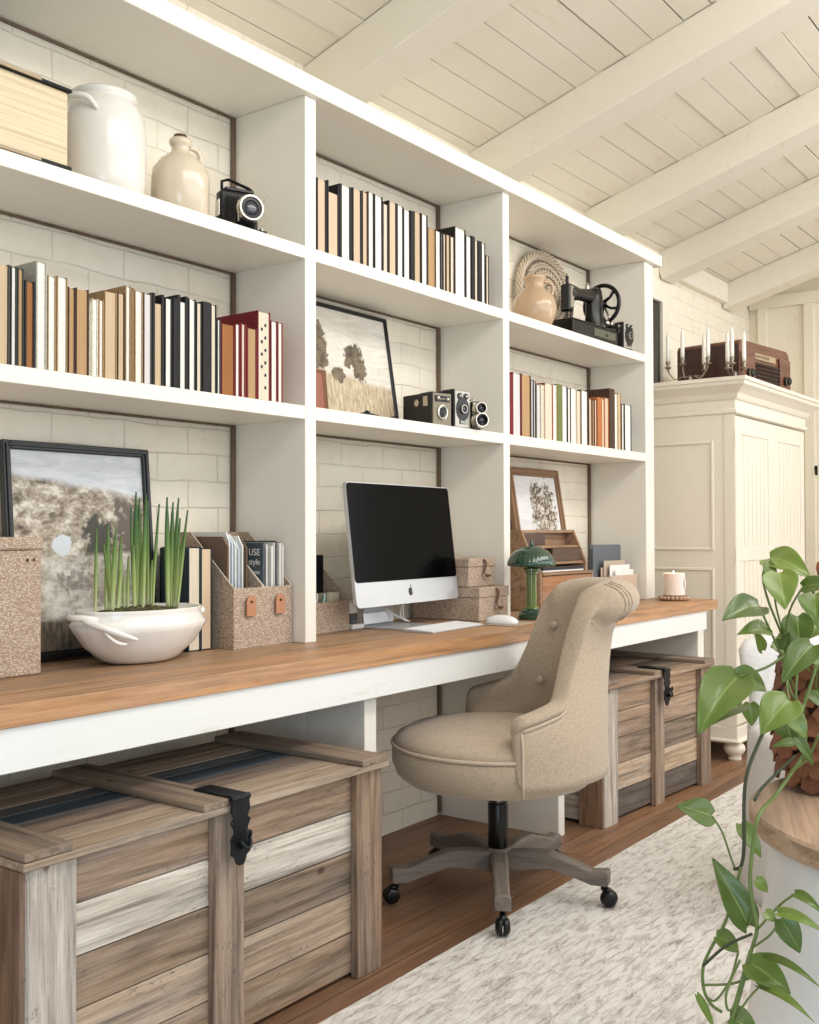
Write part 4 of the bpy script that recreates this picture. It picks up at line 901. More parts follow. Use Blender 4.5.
for i, (mm, nm, y0, h) in enumerate(((m_card, 'white envelope', .055, .050), (plain('navy card', srgb(40, 50, 70), .5), 'navy envelope', .075, .046), (plain('dark card', srgb(60, 50, 48), .6), 'dark envelope', .095, .047))):
    tt = thing('envelope', '%s lying in the middle slot of the wooden organizer' % nm, 'envelope', (3.76, .03, DZ+.1518+.0065*i), rad(-2)); w = MB(); w.box(-.15, .17, 0, .09, 0, .006, ch=.001); w.build('envelope_body', mm, tt)
t = thing('binder', 'slim charcoal binder standing at the left of the wooden organizer', 'binder', (3.515, .17, DZ))
w = MB(); w.box(-.030, .022, 0, .02, .0004, .46, ch=.002); w.build('cover', plain('charcoal cloth', srgb(74, 80, 86), .7), t)
w = MB();
for z in (.09, .20, .31, .40): w.box(-.031, .023, -.001, .0, z, z+.006)
w.build('band', m_blk, t)
# letter holder, notebook
t = thing('notebook', 'charcoal grey notebook standing behind the letter holder in the right bay', 'notebook', (4.345, .12, DZ), rad(-4), None)
w = MB(); w.prism(rrect(-.125, .125, .0005, .252, .014), 0, .003, 'Y'); w.prism(rrect(-.125, .125, .0005, .252, .014), .017, .020, 'Y'); w.box(-.125, -.122, .0, .02, .014, .236); w.build('cover', plain('slate cover', srgb(96, 102, 108), .6), t, bevel=.001)
w = MB(); w.box(-.111, .109, .0032, .0168, .006, .244); w.build('pages', m_card, t)
t = thing('letter_holder', 'woven letter holder with cards beside the right-hand upright', 'letter holder', (4.372, .045, DZ), rad(-4))
m_flat = plain('tan raffia', srgb(206, 182, 160), .8, bumps=(200, .3))
w = MB(); w.box(-.115, .115, .0, .004, .0005, .115, ch=.001); w.box(-.115, .115, .055, .059, .0005, .15, ch=.001); w.box(-.115, -.111, .004, .055, .0005, .11); w.box(.111, .115, .004, .055, .0005, .11); w.box(-.111, .111, .004, .055, .0005, .004); w.build('box_body', m_flat, t)
for i, (y, zt, c, nm, x0, x1) in enumerate(((.049, .180, plain('taupe card', srgb(190, 172, 154), .8), 'taupe rounded card, rearmost', -.10, .09), (.032, .160, m_card, 'white card, middle one', -.08, .10), (.017, .138, m_card, 'white card, front one', -.06, .105))):
    tt = thing('card', nm+' in the letter holder', 'card', (4.372+.002*i, .045+y, DZ+.0045), rad(-4), 'cards in the letter holder'); w = MB(); w.prism(rrect(x0, x1, 0, zt-.0045, .008), -.001, .001, 'Y'); w.build('card_body', c, tt)
# candle
m, nt, b = new_mat('candle glass'); b.inputs['Base Color'].default_value = (.9, .78, .70, 1); b.inputs['Roughness'].default_value = .25; b.inputs['Subsurface Weight'].default_value = .5; b.inputs['Subsurface Radius'].default_value = (.04, .02, .01); m_cgl = m
t = thing('bead_tray', 'small round wooden bead-edged tray under the lit candle', 'tray', (4.50, -.135, DZ)); m_bw = plain('bead wood', srgb(150, 116, 90), .6)
w = MB(); w.lathe([(.058, .0004), (.060, .003), (.060, .020), (.056, .022), (.0001, .022)], 32); w.build('plate', m_bw, t, autos=35)
w = MB()
for i in range(22):
    a = 2*PI*i/22; w.sphere((cos(a)*.064, sin(a)*.064, .012), .0088, 10)
w.build('beads', plain('pale bead wood', srgb(186, 156, 130), .6), t, smooth=True)
t = thing('candle', 'lit pale candle jar glowing on the bead-edged tray', 'candle', (4.50, -.135, DZ+.0225))
w = MB(); w.lathe([(.044, .0003), (.048, .003), (.048, .100), (.0465, .101), (.0455, .100), (.0455, .078), (.0001, .078)], 40); w.build('jar', m_cgl, t, autos=35)
m, nt, b = new_mat('candle flame'); b.inputs['Emission Color'].default_value = (1, .55, .2, 1); b.inputs['Emission Strength'].default_value = 40; b.inputs['Base Color'].default_value = (1, .6, .3, 1)
w = MB(); w.lathe([(.0001, .088), (.004, .093), (.0035, .10), (.0001, .112)], 10, c=(-.005, 0, 0)); w.build('flame', m, t, smooth=True)
w = MB(); w.tube([(-.005, 0, .078), (-.005, 0, .09)], .0012, 5); w.build('wick', m_blk, t)
w = MB(); w.prism([(x, z) for x, z in rrect(-.020, .020, .035, .075, .002)], -.0492, -.0484, 'Y', M=Matrix.Rotation(rad(15), 4, 'Z')); w.build('paper_label', m_card, t)

# ================================================================ armoire
AX, AY = 4.80, -.312; AW = 1.10; AD = WY-.034-AY
m_arm = paint('armoire paint', srgb(236, 228, 212), .45, axis='Z')
t = thing('armoire', 'tall cream painted armoire with crown moulding and beadboard doors', 'armoire', (AX, AY, 0))
w = MB()
w.box(0, AW, .022, AD, .16, 1.62); w.box(-.004, AW+.004, -.004, AD, .1, .16, ch=.003); w.box(-.018, AW+.018, -.018, AD, .085, .105, ch=.008)
w.build('carcass', m_arm, t)
# side panels (left side faces the shelves)
w = MB(); 
def frame_mould(w, y0, y1, z0, z1, x=-.008, th=.016):
    for a, bb, c, d in ((y0, y0+th, z0, z1), (y1-th, y1, z0, z1), (y0+th, y1-th, z0, z0+th), (y0+th, y1-th, z1-th, z1)): w.box(x, .0005, a, bb, c, d, ch=.004)
w.box(-.004, -.0002, .0, .05, .16, 1.62)
frame_mould(w, .10, AD-.06, .98, 1.50); frame_mould(w, .10, AD-.06, .22, .90); w.build('side_panel', m_arm, t)
w = MB()
P = [(0, 1.62), (.012, 1.625), (.012, 1.64), (.004, 1.645), (.004, 1.685), (.014, 1.69), (.020, 1.70), (.026, 1.715), (.048, 1.735), (.068, 1.75), (.070, 1.765), (.078, 1.768), (.078, 1.785)]
vs = []
for o_, z in P: vs += [(-o_, AD, z), (-o_, -o_, z), (AW+o_, -o_, z), (AW+o_, AD, z)]
fs = [(j*4+i, j*4+i+1, (j+1)*4+i+1, (j+1)*4+i) for j in range(len(P)-1) for i in range(3)]+[(j*4+3, j*4, (j+1)*4, (j+1)*4+3) for j in range(len(P)-1)]+[tuple(range(4)), tuple((len(P)-1)*4+i for i in range(4))]
w.raw(vs, fs); w.build('crown_moulding', m_arm, t)
for k, (a, bb) in enumerate(((.012, AW/2-.0015), (AW/2+.0015, AW-.012))):
    w = MB(); st = .062
    w.box(a, a+st, -.0, .020, .17, 1.612, ch=.002); w.box(bb-st, bb, -.0, .020, .17, 1.612, ch=.002)
    for z0, z1 in ((.17, .25), (.93, 1.00), (1.53, 1.612)): w.box(a+st+.0002, bb-st-.0002, 0, .020, z0, z1, ch=.002)
    n = 7; ww = (bb-a-2*st)/n
    for i in range(n):
        for z0, z1 in ((.25, .93), (1.0, 1.53)): w.box(a+st+i*ww+.005, a+st+(i+1)*ww-.005, .003, .0185, z0, z1, ch=.002)
        w.box(a+st+i*ww, a+st+(i+1)*ww, .017, .0185, .25, 1.53)
    d = w.build('door', m_arm, t)
    if k == 0:
        for z in (.96, 1.50, .30):
            w = MB(); w.box(-.008, .010, -.004, -.0003, z-.03, z+.03); w.tube([(.0, -.004, z-.032), (.0, -.004, z+.032)], .004, 8); w.build('hinge', m_arm, d)
    else:
        w = MB(); w.sphere((a+.03, -.014, .98), .014); w.build('knob', m_arm, d, smooth=True)
for x, y in ((.05, .03), (AW-.05, .03), (.05, AD-.06), (AW-.05, AD-.06)):
    w = MB(); w.lathe([(.030, .0003), (.032, .01), (.028, .022), (.042, .035), (.050, .052), (.046, .068), (.034, .080), (.034, .0845)], 24, c=(x, y, 0)); w.build('foot', m_arm, t, smooth=True)
# candelabras on the armoire
m_sil = plain('tarnished silver', srgb(150, 142, 128), .28, .9); m_wax = plain('ivory wax', srgb(240, 236, 226), .5)
TOPZ = 1.7853
def candelabra(label, bpx, cs):
    """cs: (photo x of candle, photo y of its foot, label, distance along the top)"""
    b0 = at(bpx, 372, 'X', 4.87); x, y = 4.87, b0.y
    t = thing('candelabra', label, 'candelabra', (x, y, TOPZ))
    w = MB(); w.lathe([(.034, .0003), (.036, .004), (.026, .010), (.010, .016), (.008, .026), (.011, .032), (.007, .038), (.006, .044)], 20); w.build('base', m_sil, t, smooth=True)
    for px_, py_, lab, xx in cs:
        q = at(px_, py_, 'X', xx); dx, dy, h = q.x-x, q.y-y, q.z-TOPZ-.0225
        w = MB(); w.tube([(0, 0, .034), (dx*.30, dy*.30, .040), (dx*.70, dy*.70, .030), (dx*.95, dy*.95, h*.5+.012), (dx, dy, h-.012)], [.0035, .003, .003, .003, .004], 6)
        w.lathe([(.004, h-.018), (.017, h-.008), (.018, h-.006), (.006, h), (.011, h+.012), (.012, h+.022), (.009, h+.022)], 14, c=(dx, dy, 0)); w.build('arm', m_sil, t, smooth=True)
        c = thing('taper_candle', lab, 'candle', (q.x, q.y, TOPZ+h+.0225), 0, 'taper candles')
        w = MB(); w.lathe([(.0095, 0), (.0100, .03), (.0088, .11), (.005, .134), (.0006, .142)], 14); w.build('wax', m_wax, c, smooth=True)
        w = MB(); w.tube([(0, 0, .141), (.0005, 0, .148)], .0008, 5); w.build('wick', m_blk, c)
candelabra('silver candelabra at the shelf end of the armoire top', 690, [(668, 362, 'white taper candle, the leftmost above the armoire', 4.88), (682.5, 358, 'white taper candle, second from the left above the armoire', 4.86),
   (704, 364, 'white taper half hidden behind the tallest one above the armoire', 4.92), (708, 357, 'tallest white taper above the middle of the armoire side', 4.84)])
candelabra('silver candelabra nearest the front corner of the armoire top', 735, [(727.5, 362, 'white taper half hidden behind the second tallest one above the armoire', 4.91), (732, 357, 'second tallest white taper, left of the one before the radio', 4.84), (744, 361, 'white taper candle, the rightmost, in front of the radio', 4.87)])
# radio
m_rw = wood('radio walnut', 'X', .3, .4, base=srgb(118, 72, 50)); m_rd = plain('radio dark walnut', srgb(62, 34, 26), .28, coat=.3); 
t = thing('radio', 'vintage brown wooden radio with black louvred grille on the armoire', 'radio', (4.975, -.275, TOPZ), rad(-7))
RW, RD, RH = .56, .33, .215
w = MB(); pr = [(0, .0005), (RW, .0005), (RW, RH*.85), (RW-.010, RH*.93), (RW-.04, RH), (.06, RH+.0), (.03, RH*.97), (0, RH*.92)]
pr = [(0, .0005), (RW, .0005), (RW, RH*.80)]+[(RW-.045+.045*cos(a), RH*.80+RH*.20*sin(a)) for a in [i*PI/12 for i in range(1, 7)]]+[(.03-.03*sin(a), RH*.92+RH*.08*cos(a)) for a in [i*PI/8 for i in range(0, 5)]]
w.prism(pr, 0, RD, 'Y'); w.build('cabinet', m_rw, t, bevel=.002)
w = MB(); w.prism([(-.001, .002), (.0005, .002)] and [(.0, .003), (RD, .003), (RD, RH*.9), (.0, RH*.9)], -.003, -.0002, 'X'); w.build('side_board', m_rd, t)
w = MB(); w.box(.015, .15, -.012, -.0005, .004, RH*.72, ch=.003); w.build('front_panel', m_rw, t); w = MB(); w.box(RW-.13, RW-.01, -.012, -.0005, .004, RH*.78, ch=.003); w.build('front_panel', m_rw, t)
w = MB()
for i in range(6): z = .012+i*.019; w.prism([(-.014, z), (-.014, z+.007), (-.002, z+.014), (-.002, z+.007)], .155, RW-.135, 'X')
w.build('louvres', m_blk, t)
w = MB(); w.box(.155, RW-.17, -.006, -.0005, .135, .165, ch=.001); dl = w.build('dial', plain('dial ivory', srgb(170, 150, 120), .4), t)
w = MB()
for i in range(9): w.box(.165+i*.017, .173+i*.017, -.0068, -.006, .143, .157)
w.build('dial_marks', m_rd, dl)
for x in (.08, RW-.07):
    w = MB(); w.lathe([(.026, 0), (.026, .004), (.020, .006), (.020, .022), (.016, .026), (.0001, .026)], 20, M=Matrix.Translation((x, -.0125, .055)) @ Matrix.Rotation(PI/2, 4, 'X')); k_ = w.build('knob', m_blk, t, autos=35)
    w = MB(); w.lathe([(.021, .010), (.0215, .013), (.021, .016)], 20, M=Matrix.Translation((x, -.0125, .055)) @ Matrix.Rotation(PI/2, 4, 'X'), cap=False); w.build('trim_ring', m_chr, k_)
# end-wall bits at the right edge
t = thing('wall_hook', 'small black iron hook on the boarded end wall', 'hook', (XE-.0125, -.128, 1.45)); w = MB(); w.box(-.003, -.0003, -.012, .004, -.03, .03); w.tube([(-.003, 0, .0), (-.03, -.004, -.004), (-.05, -.008, .004), (-.055, -.01, .022)], .003, 6); w.build('hook_body', m_iron, t)
t = thing('plant_stand', 'dark wire stand by the end wall holding a copper pot', 'stand', (6.45, -.30, 0)); w = MB()
for sx in (-1, 1):
    for sy in (-1, 1): w.tube([(sx*.09, sy*.09, .0), (sx*.08, sy*.08, .78)], .006, 6)
for z in (.25, .60, .76, .79):
    w.tube([(cos(a)*.12, sin(a)*.12, z) for a in [2*PI*i/24 for i in range(24)]], .006, 6, closed=True)
for i in range(12): a = 2*PI*i/12; w.tube([(cos(a)*.12, sin(a)*.12, .76), (cos(a)*.12, sin(a)*.12, .79)], .004, 5)
w.lathe([(.118, .792), (.118, .798)], 24); w.build('wire_frame', m_iron, t)
t = thing('copper_pot', 'small copper pot with lid knob on the dark wire stand', 'pot', (6.45, -.30, .7985)); w = MB(); w.lathe([(.05, .0003), (.075, .01), (.085, .05), (.078, .085), (.05, .10), (.012, .11), (.010, .125), (.018, .135), (.012, .148), (.0001, .15)], 28); w.build('body', plain('aged copper', srgb(170, 96, 66), .35, .6), t, smooth=True)

# ================================================================ white slipcovered chair (behind the plant)
m_slip = fabric('white slipcover', srgb(226, 225, 224), 160, .9, .06, .4)
def fpos(px, depth, z):
    p = CAM + (fw*CF + rt*(px-409.5))*(depth/CF); p.z = z; return p
p = fpos(826, 3.05, .0065); t = thing('slipcovered_chair', 'white slipcovered chair with rounded back standing behind the trailing plant', 'chair', (p.x, p.y, .0065), rad(-48))
def loft(w, secs, n=28, pw=.6):
    """secs: (cx, cy, z, rx, ry) superelliptic sections"""
    vs = []
    for cx, cy, z, rx, ry in secs:
        for i in range(n):
            a = 2*PI*i/n; c_, s_ = cos(a), sin(a); vs.append((cx+math.copysign(abs(c_)**pw, c_)*rx, cy+math.copysign(abs(s_)**pw, s_)*ry, z))
    m_ = len(secs); w.raw(vs, [(j*n+i, j*n+(i+1) % n, (j+1)*n+(i+1) % n, (j+1)*n+i) for j in range(m_-1) for i in range(n)]+[tuple(range(n)), tuple((m_-1)*n+i for i in range(n))])
w = MB(); loft(w, [(0, 0, .0005, .225, .235), (0, 0, .02, .223, .233), (0, 0, .30, .208, .215), (0, 0, .43, .20, .21), (0, 0, .47, .195, .205), (0, 0, .485, .17, .18)]); w.build('skirted_seat', m_slip, t, smooth=True)
w = MB(); loft(w, [(0, .17, .40, .17, .04), (0, .175, .50, .165, .042), (0, .18, .58, .155, .040), (0, .19, .65, .18, .038), (0, .195, .70, .185, .036), (0, .20, .73, .165, .03), (0, .20, .745, .11, .02)], pw=.75); w.build('backrest', m_slip, t, smooth=True)
# ================================================================ desk chair
m_lin = fabric('beige linen', srgb(186, 168, 146), 620, .95, .18, .4)
m_lind = plain('linen piping', srgb(196, 178, 158), .9, bumps=(300, .3))
m_grey = wood('weathered grey-brown oak', 'X', .6, .4, base=srgb(124, 112, 102))
CX, CY = 2.642, -.356
RHO = rad(-44)
t = thing('desk_chair', 'beige linen tufted swivel chair with rolled back at the desk', 'office chair', (CX, CY, .0062), RHO)
chair = t
# local frame: +x = rear, -x = front
SB, ST = .335, .445
w = MB(); R = .308
w.lathe([(.02, SB-.003), (.20, SB-.004), (.270, SB+.006), (.295, SB+.028), (R, SB+.06), (R+.001, ST-.01), (R-.004, ST), (.02, ST)], 64, c=(-.005, 0, 0)); w.build('seat_base', m_lin, t, smooth=True)
w = MB(); w.lathe([(R-.008, ST+.001), (R-.004, ST+.010), (R-.014, ST+.026), (R-.05, ST+.044), (.18, ST+.058), (.09, ST+.064), (.0001, ST+.066)], 64, c=(-.005, 0, 0)); w.build('seat_cushion', m_lin, t, smooth=True)
w = MB(); w.tube([(-.005+cos(a)*(R-.001), sin(a)*(R-.001), ST+.003) for a in [2*PI*i/72 for i in range(72)]], .0055, 8, closed=True); w.build('piping', m_lind, t, smooth=True)
# wrapped back shell
PHM = rad(92)
def sstep(a, b_, x): x = max(0, min(1, (x-a)/(b_-a))); return x*x*(3-2*x)
HP = [(0, .930), (.30, .928), (.46, .915), (.56, .86), (.66, .705), (.74, .606), (.86, .588), (1.001, .568)]
def hgt(ph):
    a = abs(ph)/PHM
    for (a0, h0), (a1, h1) in zip(HP[:-1], HP[1:]):
        if a <= a1: return h0+(h1-h0)*(a-a0)/(a1-a0)
    return HP[-1][1]
def shell_pt(ph, r, z):
    k = max(0, (z-.50)/.42); kn = sstep(.48, .74, z)
    x = cos(ph)*r; y = sin(ph)*r
    lean = .075*k**1.3*max(0, cos(ph))
    y *= 1-.27*kn
    x = x + lean*1.0 - .02*k
    return x, y
NP = 61; prof_n = None; rings = []
edge_out, edge_in = [], []
for i in range(NP):
    ph = -PHM+2*PHM*i/(NP-1); H_ = hgt(ph); a = abs(ph)/PHM
    roll = .042*(1-sstep(.44, .56, a))+.018; Ro, Ri = .322, .266
    pts = []
    zz0 = SB+.01
    for z in (zz0, zz0+.05): x, y = shell_pt(ph, Ro, z); pts.append((x, y, z))
    zt = H_-2*roll
    for k in range(1, 6): z = zz0+.05+(zt-zz0-.05)*k/5; x, y = shell_pt(ph, Ro-.004*k/5, z); pts.append((x, y, z))
    edge_out.append(pts[-1])
    # roll: circle bulging outward, centre a little outside
    xo, yo = shell_pt(ph, Ro-.004, zt); xi, yi = shell_pt(ph, Ri, zt)
    nx, ny = cos(ph*.85), sin(ph*.85)
    c_r = (Ro+Ri)/2+.02*(roll/.062)
    xc, yc = shell_pt(ph, c_r, H_-roll); 
    for k in range(9):
        b_ = rad(-55)+rad(55+165)*k/8
        rr = roll; pts.append((xc+nx*cos(b_)*(rr+.014), yc+ny*cos(b_)*(rr+.014), H_-roll+sin(b_)*rr))
    edge_in.append(pts[-1])
    for k in range(0, 6):
        z = (H_-2.3*roll)+(ST+.012-(H_-2.3*roll))*k/5; x, y = shell_pt(ph, Ri+.006*sin(PI*k/5), z); pts.append((x, y, z))
    rings.append(pts)
n = len(rings[0]); w = MB(); vs = [p for r_ in rings for p in r_]
fs = [(i*n+j, (i+1)*n+j, (i+1)*n+(j+1) % n, i*n+(j+1) % n) for i in range(NP-1) for j in range(n)]
w.raw(vs, fs)
for e, i in ((0, 0), (1, NP-1)):                         # padded, rounded arm fronts
    ring = rings[i]; c = Vector((sum(p[0] for p in ring)/n, sum(p[1] for p in ring)/n, sum(p[2] for p in ring)/n))
    ph = -PHM if e == 0 else PHM; d = Vector((-sin(ph), cos(ph), 0))*(1 if e else -1)
    r2 = [tuple(c+(Vector(p)-c)*.82+d*.016) for p in ring]; r3 = [tuple(c+(Vector(p)-c)*.3+d*.022) for p in ring]
    o = len(w.v); w.v += list(ring)+r2+r3
    for q in (0, 1):
        for j in range(n): w.face((o+q*n+j, o+q*n+(j+1) % n, o+(q+1)*n+(j+1) % n, o+(q+1)*n+j))
    w.face(tuple(o+2*n+j for j in range(n)))
bk2 = w.build('backrest', m_lin, t, smooth=True, sub=1)
# seams and piping that follow the shell
w = MB(); k6 = [Vector(r_[6])+Vector((cos(a_), sin(a_), 0))*.002 for r_, a_ in zip(rings, [-PHM+2*PHM*i/(NP-1) for i in range(NP)])]
w.tube(k6, .0045, 8); 
k5 = [Vector(r_[6])+Vector((cos(a_), sin(a_), 0))*.002+Vector((0, 0, -.014)) for r_, a_ in zip(rings, [-PHM+2*PHM*i/(NP-1) for i in range(NP)])]
w.tube(k5, .003, 8)
for i in (0, NP-1):
    w.tube([Vector(p)+Vector((0, 0, .012 if j_ == 0 else 0)) for j_, p in enumerate(rings[i][:7])], .004, 8)
w.build('seam_piping', m_lind, t, smooth=True)
# pleats fanning over the scroll ends
for sg, i0 in ((1, 17), (-1, NP-18)):
    for di in range(3):
        i = i0+sg*di*1; w = MB(); w.tube([Vector(p) for p in rings[i][7:13]], .0016, 6); w.build('pleat', m_lin, bk2, smooth=True)
def inner(ph, z):
    x, y = shell_pt(ph, .264, z); return Vector((x, y, z))
for ph, z in ((rad(42), .775), (rad(-42), .775), (0, .775), (rad(21), .69), (rad(-21), .69), (rad(47), .60), (rad(-47), .60), (0, .60)):
    w = MB(); p_ = inner(ph, z); q = Vector((-cos(ph), -sin(ph), .15)).normalized(); M = Matrix.Translation(p_+q*.006) @ Vector((0,0,1)).rotation_difference(q).to_matrix().to_4x4()
    w.lathe([(.013, -.004), (.013, .003), (.009, .008), (.0001, .009)], 16, M=M); w.build('button', m_lin, bk2, smooth=True)
# gas lift, lever, star base
w = MB(); w.lathe([(.028, .115), (.030, .118), (.030, .265), (.027, .27)], 24); w.build('column', m_blk, t, autos=35)
w = MB(); w.lathe([(.014, .2705), (.014, .318)], 16); w.build('gas_lift', m_chr, t, autos=35)
w = MB(); w.box(-.09, .09, -.07, .07, .318, .330, ch=.002); w.build('mounting_plate', m_blk, t)
w = MB(); w.box(-.03, .03, -.16, -.13, 0, 1) if False else None
w.tube([(-.06, .0, .315), (-.10, .13, .312), (-.10, .16, .312)], .006, 8); w.box(-.118, -.078, .14, .155, .255, .318, ch=.005); w.build('lever', m_blk, t)
w = MB(); w.lathe([(.040, .075), (.048, .08), (.048, .11), (.036, .135), (.031, .138)], 20); w.build('hub', m_grey, t, autos=35)
base_dirs = []
for k in range(5):
    # world bearing of each foot, measured from the caster positions
    wa = math.atan2(-.54+.315, 2.401-2.735)+2*PI*k/5; base_dirs.append(wa)
for wa in base_dirs:
    M = Matrix.Rotation(wa-RHO, 4, 'Z')
    secs = [(x_*.93, z_, a1, a2) for x_, z_, a1, a2 in [(.035, .100, .028, .030), (.10, .110, .025, .030), (.17, .116, .023, .026), (.24, .098, .022, .023), (.30, .080, .022, .022), (.345, .082, .023, .024), (.352, .082, .022, .022)]]
    w = MB(); vs = []
    for x, z, hw, hh in secs: vs += [(x, -hw, z-hh*.8), (x, hw, z-hh*.8), (x, hw, z+hh*.75), (x, hw*.7, z+hh), (x, -hw*.7, z+hh), (x, -hw, z+hh*.75)]
    fs = [(j*6+i, j*6+(i+1) % 6, (j+1)*6+(i+1) % 6, (j+1)*6+i) for j in range(len(secs)-1) for i in range(6)]+[tuple(range(6)), tuple((len(secs)-1)*6+i for i in range(6))]
    w.raw(vs, fs); lg = w.build('leg', m_grey, t, bevel=.002); lg.rotation_euler = (0, 0, wa-RHO)
    w = MB(); w.tube([(.311, 0, .06), (.311, 0, .046)], .008, 10); w.tube([(.311, 0, .050), (.326, .0, .044), (.338, 0, .034)], [.010, .012, .006], 8)
    for s in (-1, 1):
        w.lathe([(.012, -.018), (.021, -.014), (.0245, -.006), (.0235, 0)] , 18, c=(0, 0, 0), M=Matrix.Translation((.326, s*.002, .0250)) @ Matrix.Rotation(rad(90)*s, 4, 'X'))
    ca = w.build('caster', m_blk, lg, smooth=True)

# ================================================================ round side table
tp = CAM + Vector((fw.x, fw.y, 0)).normalized()*1.734 + Vector((rt.x, rt.y, 0)).normalized()*.956
TZ = .60
m_rt = wood('round table top', 'X', .5, .4, base=srgb(192, 160, 132)); m_drum = plain('white painted drum', srgb(238, 238, 238), .5, bumps=(6, .2))
t = thing('round_table', 'round side table with thick wooden top and white flared drum base', 'table', (tp.x, tp.y, 0), rad(20))
w = MB(); w.lathe([(.36, TZ-.040), (.372, TZ-.037), (.377, TZ-.030), (.377, TZ-.006), (.373, TZ-.001), (.0001, TZ)], 96); w.build('tabletop', m_rt, t, autos=35)
w = MB(); w.lathe([(.40, .0065), (.405, .02), (.40, .06), (.392, .15), (.375, .28), (.355, .42), (.343, .52), (.341, TZ-.0405)], 72, wob=lambda a, z: 1+.004*abs(cos(a*9))); w.build('drum_base', m_drum, t, smooth=True)

# ================================================================ potted pothos
pp = dp(842, 790, 1.95); px, py = pp.x, pp.y
plant = thing('potted_pothos', 'trailing green pothos in a bark-covered pot on the round table', 'potted plant', (px, py, TZ))
m_bark = attr_mat('bark chips', .6, (30, 30, 30), .4, bs=.8)
w = MB(); w.col = srgb(70, 42, 28); w.lathe([(.080, .0005), (.098, .02), (.108, .08), (.110, .15), (.104, .21), (.100, .235), (.094, .235), (.094, .20), (.0001, .195)], 40)
random.seed(5)
for j in range(9):
    for i in range(15):
        a = 2*PI*(i+.5*(j % 2))/15+random.uniform(-.08, .08); z = .026+j*.0245; r = .092+.022*sin(PI*min(1, (z+.06)/.34))+.004
        k = random.uniform(.75, 1.25); w.col = tuple(q*k for q in srgb(128, 82, 56))
        M = Matrix.Translation((cos(a)*r, sin(a)*r, z)) @ Matrix.Rotation(a, 4, 'Z') @ Matrix.Rotation(random.uniform(-.5, -.1), 4, 'Y') @ Matrix.Rotation(random.uniform(-.5, .5), 4, 'X')
        s_ = random.uniform(.016, .024); w.prism([(-s_, -s_*.5), (-s_*.2, -s_*1.0), (s_*.9, -s_*.6), (s_, s_*.5), (0, s_*1.1), (-s_*.8, s_*.6)], 0, .005, 'X', M=M)
w.build('pot', m_bark, plant)
w = MB(); w.lathe([(.0935, .19), (.06, .205), (.0001, .21)], 24); w.build('soil', m_moss, plant, smooth=True)
m, nt, b = new_mat('pothos leaf')
uvn = N(nt, 'ShaderNodeUVMap'); sp = N(nt, 'ShaderNodeSeparateXYZ'); L(nt, uvn.outputs[0], sp.inputs[0])
a_ = N(nt, 'ShaderNodeMath', operation='SUBTRACT'); a_.inputs[1].default_value = .5; L(nt, sp.outputs[0], a_.inputs[0]); ab = N(nt, 'ShaderNodeMath', operation='ABSOLUTE'); L(nt, a_.outputs[0], ab.inputs[0])
mid = ramp(nt, ab.outputs[0], [(0, (1,1,1)), (.012, (.7,.7,.7)), (.035, (0,0,0))])
gi = N(nt, 'ShaderNodeObjectInfo')
base = mixc(nt, gi.outputs['Random'], srgb(78, 100, 34), srgb(126, 144, 62))
mot = noise_n(nt, coords(nt, rnd=False), 30, 3); c = mixc(nt, mot, mixc(nt, 1, base, (.8, .85, .75), 'MULTIPLY'), base)
c = mixc(nt, mixc(nt, 1., mid, (.6,.6,.6), 'MULTIPLY'), c, srgb(160, 176, 100))
sw = N(nt, 'ShaderNodeTexWave'); sw.inputs['Scale'].default_value = 5; sw.inputs['Distortion'].default_value = .5
mm = N(nt, 'ShaderNodeMapping'); L(nt, uvn.outputs[0], mm.inputs[0]); cb = N(nt, 'ShaderNodeCombineXYZ'); ad = N(nt, 'ShaderNodeMath', operation='MULTIPLY_ADD'); ad.inputs[1].default_value = -.9; L(nt, ab.outputs[0], ad.inputs[0]); L(nt, sp.outputs[1], ad.inputs[2]); L(nt, ad.outputs[0], cb.inputs[0]); L(nt, cb.outputs[0], sw.inputs['Vector'])
L(nt, c, b.inputs['Base Color']); b.inputs['Roughness'].default_value = .35; b.inputs['Subsurface Weight'].default_value = .15; b.inputs['Subsurface Radius'].default_value = (.01, .02, .005); b.inputs['Subsurface Scale'].default_value = .3
b.inputs['Coat Weight'].default_value = .2; bump(nt, b, sw.outputs['Color'], .12, .002); m_leaf = m
m_stem = plain('vine stem', srgb(108, 126, 66), .5, bumps=(90, .3)); m_stemd = plain('dark vine stem', srgb(66, 72, 50), .6, bumps=(90, .5))
PO = Vector(plant.location)
